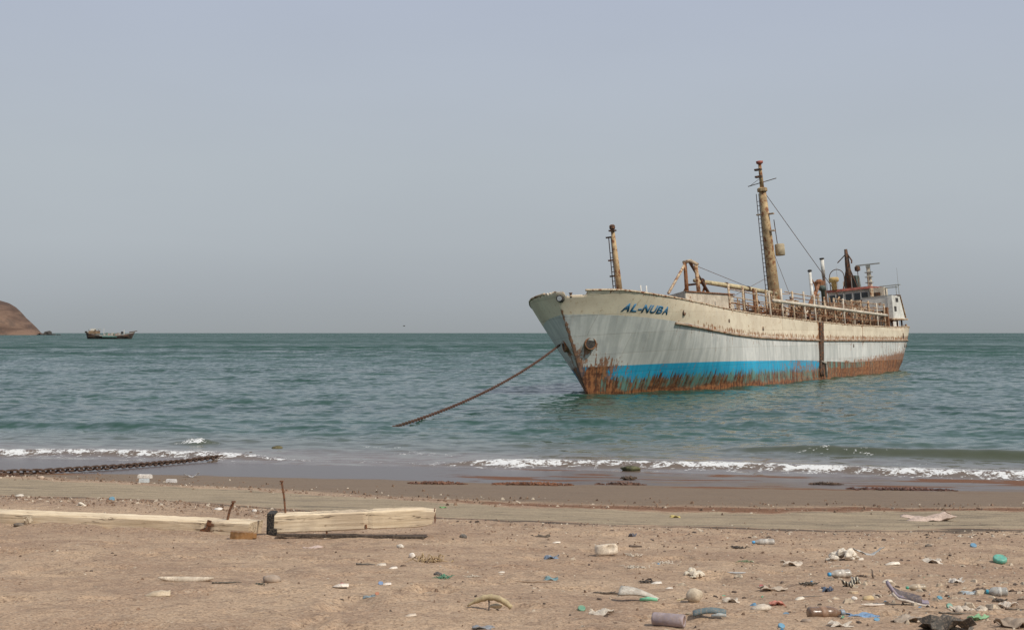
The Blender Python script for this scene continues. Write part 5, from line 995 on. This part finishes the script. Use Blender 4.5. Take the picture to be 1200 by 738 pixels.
            mb.v = vv; o = mb.build(name, m, None, True)
        elif kind == 'cloth': mb.grid(sheetgrid(L, L*.5, h, idx, 12)); o = mb.build(name, m if not par.get('stripe') else STRIPE, None, True, .006)
        elif kind == 'shard': mb.grid(sheetgrid(L, L*.55, max(h, .012), idx, 7)); o = mb.build(name, m, None, False, .006)
        else: mb.ico((0, 0, h*.36), (L, L*.62, h), idx, .16, bool(par.get('ang')), (10, 7)); o = mb.build(name, m, None, not par.get('ang'))
        o.location = (X, Y, z-.008); o.rotation_euler = (R((idx*17) % 14-7), R((idx*11) % 14-7), rot); root = o
    elif kind == 'cap':
        tl2 = R(par['tilt']); r = L*.5; o = MB().lathe([(r*.94, 0), (r, .12*r), (r*.97, .5*r), (r*.85, .62*r), (.78*r, .60*r), (.3*r, .585*r)], 14).build(name, pm(col, .45), None, True)
        o.location = (X, Y, z+r*math.sin(tl2)*.75-.004); o.rotation_euler = (tl2, R((idx*29) % 30-15), 0); root = o
    elif kind == 'crescent':
        P = []; up = par.get('up', 0)
        for i in range(15):
            f = i/14; s_ = max(.0, math.sin(f*math.pi))**.6
            P.append((-L/2+L*f, .05*L*math.sin(f*4), .006+(.16*L*math.sin(f*math.pi) if up else .22*L*(f-.5)**2)))
        o = MB().tube(P, [L*(.012+.055*max(0, math.sin(i/14*math.pi))**.7) for i in range(15)], 7).build(name, m, None, True)
        o.location = (X, Y, z+.004); o.rotation_euler = (0, 0, rot); root = o
    elif kind == 'stick':
        rs = random.Random(idx); n = 8; P = []
        for i in range(n+1):
            f = i/n; P.append((-L/2+L*f, rs.uniform(-.03, .03)*L, .008+rs.uniform(0, .02)*L+(.5*L*math.sin(f*3.14) if par.get('bend') else 0)))
        mb = MB().tube(P, [max(.004, L*par['r']*(1-.5*i/n)*rs.uniform(.75, 1.2)) for i in range(n+1)], 6)
        mb.tube([P[4], (P[4][0]+.12*L, P[4][1]+.06*L, P[4][2]+.03*L)], [max(.003, L*par['r']*.5), .003], 5)
        o = mb.build(name, m, None, True); o.location = (X, Y, z); o.rotation_euler = (0, 0, rot); root = o
    elif kind == 'shell':
        P = []; nu, nv = 9, 14
        for i in range(nu+1):
            f = i/nu
            row = []
            for j in range(nv+1):
                g_ = j/nv; wdt = math.sin(min(1., f*1.15+.08)*math.pi*.62); rb = 1+(.10 if par.get('ribs') else .03)*math.cos(f*38 if par.get('ribs') else g_*56)
                row.append((L*(f-.5), L*.30*wdt*math.cos(g_*math.pi), L*.20*wdt*math.sin(g_*math.pi)*rb+.001))
            P.append(row)
        o = MB().grid(P).build(name, pm(col, .5), None, True, .004); o.location = (X, Y, z); o.rotation_euler = (R((idx*13) % 16-8), 0, rot+R((idx*67) % 60)); root = o
    elif kind == 'arch':
        root = empty(name, (X, Y, z), (0, 0, R(-4))); P = []
        for i in range(19):
            f = i/18; P.append((-L*.5+L*f, -.10*L*f, .02+.26*L*math.sin(min(1, f*1.02)*math.pi)**.8*(1-.35*(1-f))))
        MB().tube(P, [L*(.02+.05*min(1, i/5)*(1 if i < 16 else .8))*(1+.14*math.sin(i*2.1)) for i in range(19)], 9).build('foam_body', m, root, True)
        MB().tube([(-.02*L, 0, .24*L), (.0, -.04, .1*L), (-.01*L, -.05, .0)], .006, 5).build('wire', pm((.06, .05, .045)), root)
        MB().ico((.12*L, .02, .02), (.34*L, .2*L, .10*L), 5, .25).build('foam_flake', pm((.62, .50, .32)), root)
    elif kind in ('fibre', 'weed'):
        rs = random.Random(idx*3+1); mb = MB(); n = 46 if par.get('dense') else (26 if kind == 'fibre' else 34)
        for k_ in range(n):
            x = rs.gauss(0, .20)*L; y = rs.gauss(0, .13)*L; a_ = rs.uniform(0, 6.28); ln = L*rs.uniform(.12, .34); hh = rs.uniform(.02, .22 if par.get('dense') else .12)*L
            q_ = [(x, y, .004), (x+math.cos(a_)*ln*.4, y+math.sin(a_)*ln*.4, hh), (x+math.cos(a_+.5)*ln, y+math.sin(a_+.5)*ln, hh*rs.uniform(.1, .9)+.003)]
            mb.tube(q_, [L*.014, L*.02, L*.006] if kind == 'fibre' else [L*.02, L*.045, L*.012], 4)
        o = mb.build(name, m); o.location = (X, Y, z); root = o
    elif kind == 'box':
        root = MB().box((0, 0, L*par['h']*.45), (L, L*.55, L*par['h']), taper=.92, ry=R(3)).box((0, 0, L*par['h']*.95), (L*.86, L*.44, L*par['h']*.14)).build(name, m); root.location = (X, Y, z); root.rotation_euler = (0, 0, rot)
    tag(root, label, cat, grp)
t = NT('striped_cloth'); v = t.obj(); wv = t.n('TexWave'); wv.inputs['Scale'].default_value = 14; t.t.links.new(v, wv.inputs[0])
STRIPE = t.fin(t.mix(t.ss(wv.outputs[1], .4, .6), (.05, .045, .04), (.55, .48, .36)), .9)
for i_, it in enumerate(ITEMS): item(*it, i_)

# ------------------------------------------------------------------ weed thrown up on the wet sand
for (x, y, L, Wd, n, col, lab) in ((.45, 31.3, 1.9, .45, 420, (.21, .085, .035), 'largest rust red seaweed heap at the swash edge'), (-1.7, 31.0, 1.3, .28, 180, (.19, .085, .045), 'low rust red seaweed heap left of the largest one'),
        (2.55, 31.9, 1.2, .25, 90, (.15, .075, .045), 'thin rust red seaweed heap right of the largest one'), (7.6, 33.2, .8, .3, 80, (.11, .065, .035), 'brown seaweed heap in the shallow swash at right'),
        (8.9, 31.2, 2.6, .4, 200, (.14, .065, .045), 'long reddish seaweed heap along the swash at right'), (-12.2, 31.9, 1.6, .4, 200, (.13, .065, .035), 'brown seaweed heap caught on the chain at far left'), (2.93, 34.3, .30, .14, 40, (.10, .06, .03), 'compact brown seaweed lump standing in the swash')):
    rs = random.Random(int(x*100)); mb = MB()
    for k in range(n):
        px_ = max(-.42, min(.42, rs.gauss(0, .24)))*L; py_ = max(-.45, min(.45, rs.gauss(0, .26)))*Wd; a_ = rs.uniform(0, 6.28); ln = rs.uniform(.06, .2); hh = rs.uniform(.005, .06)*math.exp(-(px_/L*2)**2)+(.04 if L < .6 else 0)
        zz = bz(x+px_, y+py_)-bz(x, y)
        mb.tube([(px_, py_, zz), (px_+math.cos(a_)*ln*.5, py_+math.sin(a_)*ln*.5, zz+hh), (px_+math.cos(a_+.6)*ln, py_+math.sin(a_+.6)*ln, zz+hh*.3+.004)], [.014, .022, .008], 4)
    o = mb.build('seaweed_heap', plain(col, .6, .4, 6., dirt=(.08, .04, .02), dirtf=.5)); o.location = (x, y, bz(x, y)); tag(o, lab, 'seaweed', 'seaweed heaps')
mb = MB(); mb.ico((0, 0, .03), (.55, .3, .18), 3, .22, False, (18, 10)); o = mb.build('algae_rock', plain((.085, .085, .03), .7, .4, 6., dirtf=.2), None, True); o.location = (3.44, 39.5, .05); tag(o, 'olive algae covered rock lying in the foam line', 'rock')
mb = MB(); mb.ico((0, 0, .0), (.42, .3, .16), 5, .25, False, (18, 10)); o = mb.build('algae_rock', plain((.10, .085, .03), .7, .4, 6., dirtf=.2), None, True); o.location = (-8.1, 47.0, .03); tag(o, 'mustard weed covered rock beside the chain at the water edge', 'rock')

# ------------------------------------------------------------------ uncountable crumbs on the sand
def crumbs(name, n, sampler, smin, smax, mat, flat=.4, seed=1, label=''):
    rs = np.random.default_rng(seed); XY = sampler(rs, n); Z = beach_z(XY[:, 0], XY[:, 1]); n = len(XY)
    s_ = smin*(smax/smin)**(rs.random(n)**1.8); a_ = rs.random(n)*6.283
    tp = np.array([(-1, -.5, 0), (1, -.6, 0), (.7, .7, 0), (-.8, .6, 0), (-.5, -.2, 1), (.5, -.3, 1), (.4, .35, 1), (-.4, .3, 1)])
    V = tp[None]*np.stack([s_*.5, s_*.5*rs.uniform(.4, 1, n), s_*flat*rs.uniform(.4, 1.2, n)], -1)[:, None, :]*(1+rs.uniform(-.25, .25, (n, 8, 3)))
    X_ = V[..., 0]*np.cos(a_)[:, None]-V[..., 1]*np.sin(a_)[:, None]; Y_ = V[..., 0]*np.sin(a_)[:, None]+V[..., 1]*np.cos(a_)[:, None]
    V = np.stack([X_+XY[:, :1], Y_+XY[:, 1:], V[..., 2]+Z[:, None]-.002], -1).reshape(-1, 3)
    f = np.array([(4, 5, 6, 7), (0, 1, 5, 4), (1, 2, 6, 5), (2, 3, 7, 6), (3, 0, 4, 7)]); F = (f[None]+np.arange(n)[:, None, None]*8).reshape(-1, 4)
    me = bpy.data.meshes.new(name); me.from_pydata(V.tolist(), [], F.tolist()); me.materials.append(mat); o = bpy.data.objects.new(name, me); COL.objects.link(o)
    tag(o, label, name.split('_')[-1], None, 'stuff'); return o
def spread(rs, n):
    X = rs.uniform(-9, 10, n*9); Y = 7+14*rs.random(n*9)**.8; d = Y-tl(TIDE_B, X)
    p = .10+.25*sstep(X, -2, 4)+.5*np.exp(-((d+.8)/1.1)**2)*sstep(X, -4, 0)+.35*np.exp(-((X-5)/1.8)**2-((Y-11)/2.2)**2)+.3*np.clip(fbm(X*.9, Y*.9, 2, 5), 0, 1)
    p = p*np.where(d > 0, .08, 1.); k = rs.random(n*9) < p*.6; return np.stack([X[k], Y[k]], -1)[:n]
def wetline(rs, n):
    X = rs.uniform(-13, 13, n); Y = tl(TIDE_T, X)+np.abs(rs.normal(.9, 1.2, n))+.3*rs.normal(size=n); return np.stack([X, Y], -1)
def leftline(rs, n):
    X = rs.uniform(-12, -2.2, n); Y = tl(TIDE_B, X)-np.abs(rs.normal(0, .9, n))-.1; return np.stack([X, Y], -1)
def rightdrift(rs, n):
    X = rs.normal(4.6, 1.5, n*3); Y = rs.normal(10.6, 1.7, n*3); k = (Y > 7.3)*(np.clip(fbm(X*1.3, Y*1.3, 2, 19)+.55, 0, 1) > rs.random(n*3)); return np.stack([X[k], Y[k]], -1)[:n]
def driftline(rs, n):
    X = rs.uniform(-1, 10, n*2); Y = tl(TIDE_B, X)-np.abs(rs.normal(.2, .9, n*2))-.3; k = np.clip(fbm(X*.8, Y*.9, 2, 29)+.5, 0, 1) > rs.random(n*2); return np.stack([X[k], Y[k]], -1)[:n]
m_sh = plain((.58, .49, .37), .7, .25, 40., dirtf=.3); m_dk = plain((.09, .06, .042), .85, .4, 40., dirtf=.25); m_br = plain((.24, .15, .095), .85, .4, 30., dirtf=.3)
crumbs('shell_crumbs', 2200, spread, .007, .045, m_sh, .35, 1, 'scattered pale shell crumbs on the dry foreground sand')
crumbs('weed_crumbs', 2400, spread, .007, .05, m_dk, .30, 2, 'scattered dark weed crumbs on the dry foreground sand')
crumbs('pebble_scatter', 7000, spread, .006, .035, m_br, .6, 3, 'scattered small brown pebbles on the dry foreground sand')
crumbs('tide_pebbles', 1500, wetline, .015, .09, m_br, .5, 4, 'brown pebbles strewn over the wet sand below the tide strip')
crumbs('tide_shells', 260, wetline, .015, .08, m_sh, .4, 5, 'pale shell bits strewn over the wet sand')
crumbs('bank_pebbles', 1600, leftline, .015, .07, m_br, .5, 6, 'brown pebbles on the bank behind the long timber')
crumbs('bank_shells', 300, leftline, .015, .08, m_sh, .4, 7, 'pale shell bits on the bank behind the long timber')
crumbs('drift_shells', 700, rightdrift, .012, .13, plain((.52, .42, .30), .8, .3, 30., dirtf=.4), .30, 8, 'pale shell and foam bits gathered in the drift at lower right')
crumbs('drift_weed', 480, rightdrift, .010, .07, m_dk, .30, 9, 'dark weed and bark bits gathered in the drift at lower right')
crumbs('drift_blue_plastic', 34, rightdrift, .015, .06, pm((.10, .26, .40)), .35, 10, 'tiny faded blue plastic bits in the drift at lower right')
crumbs('drift_green_plastic', 26, rightdrift, .015, .05, pm((.10, .34, .20)), .35, 11, 'tiny faded green plastic bits in the drift at lower right')
crumbs('tideline_weed', 520, driftline, .012, .09, m_dk, .22, 12, 'dark weed bits strewn below the dark tide line')
crumbs('tideline_shells', 260, driftline, .012, .08, m_sh, .35, 13, 'pale shell bits strewn below the dark tide line')
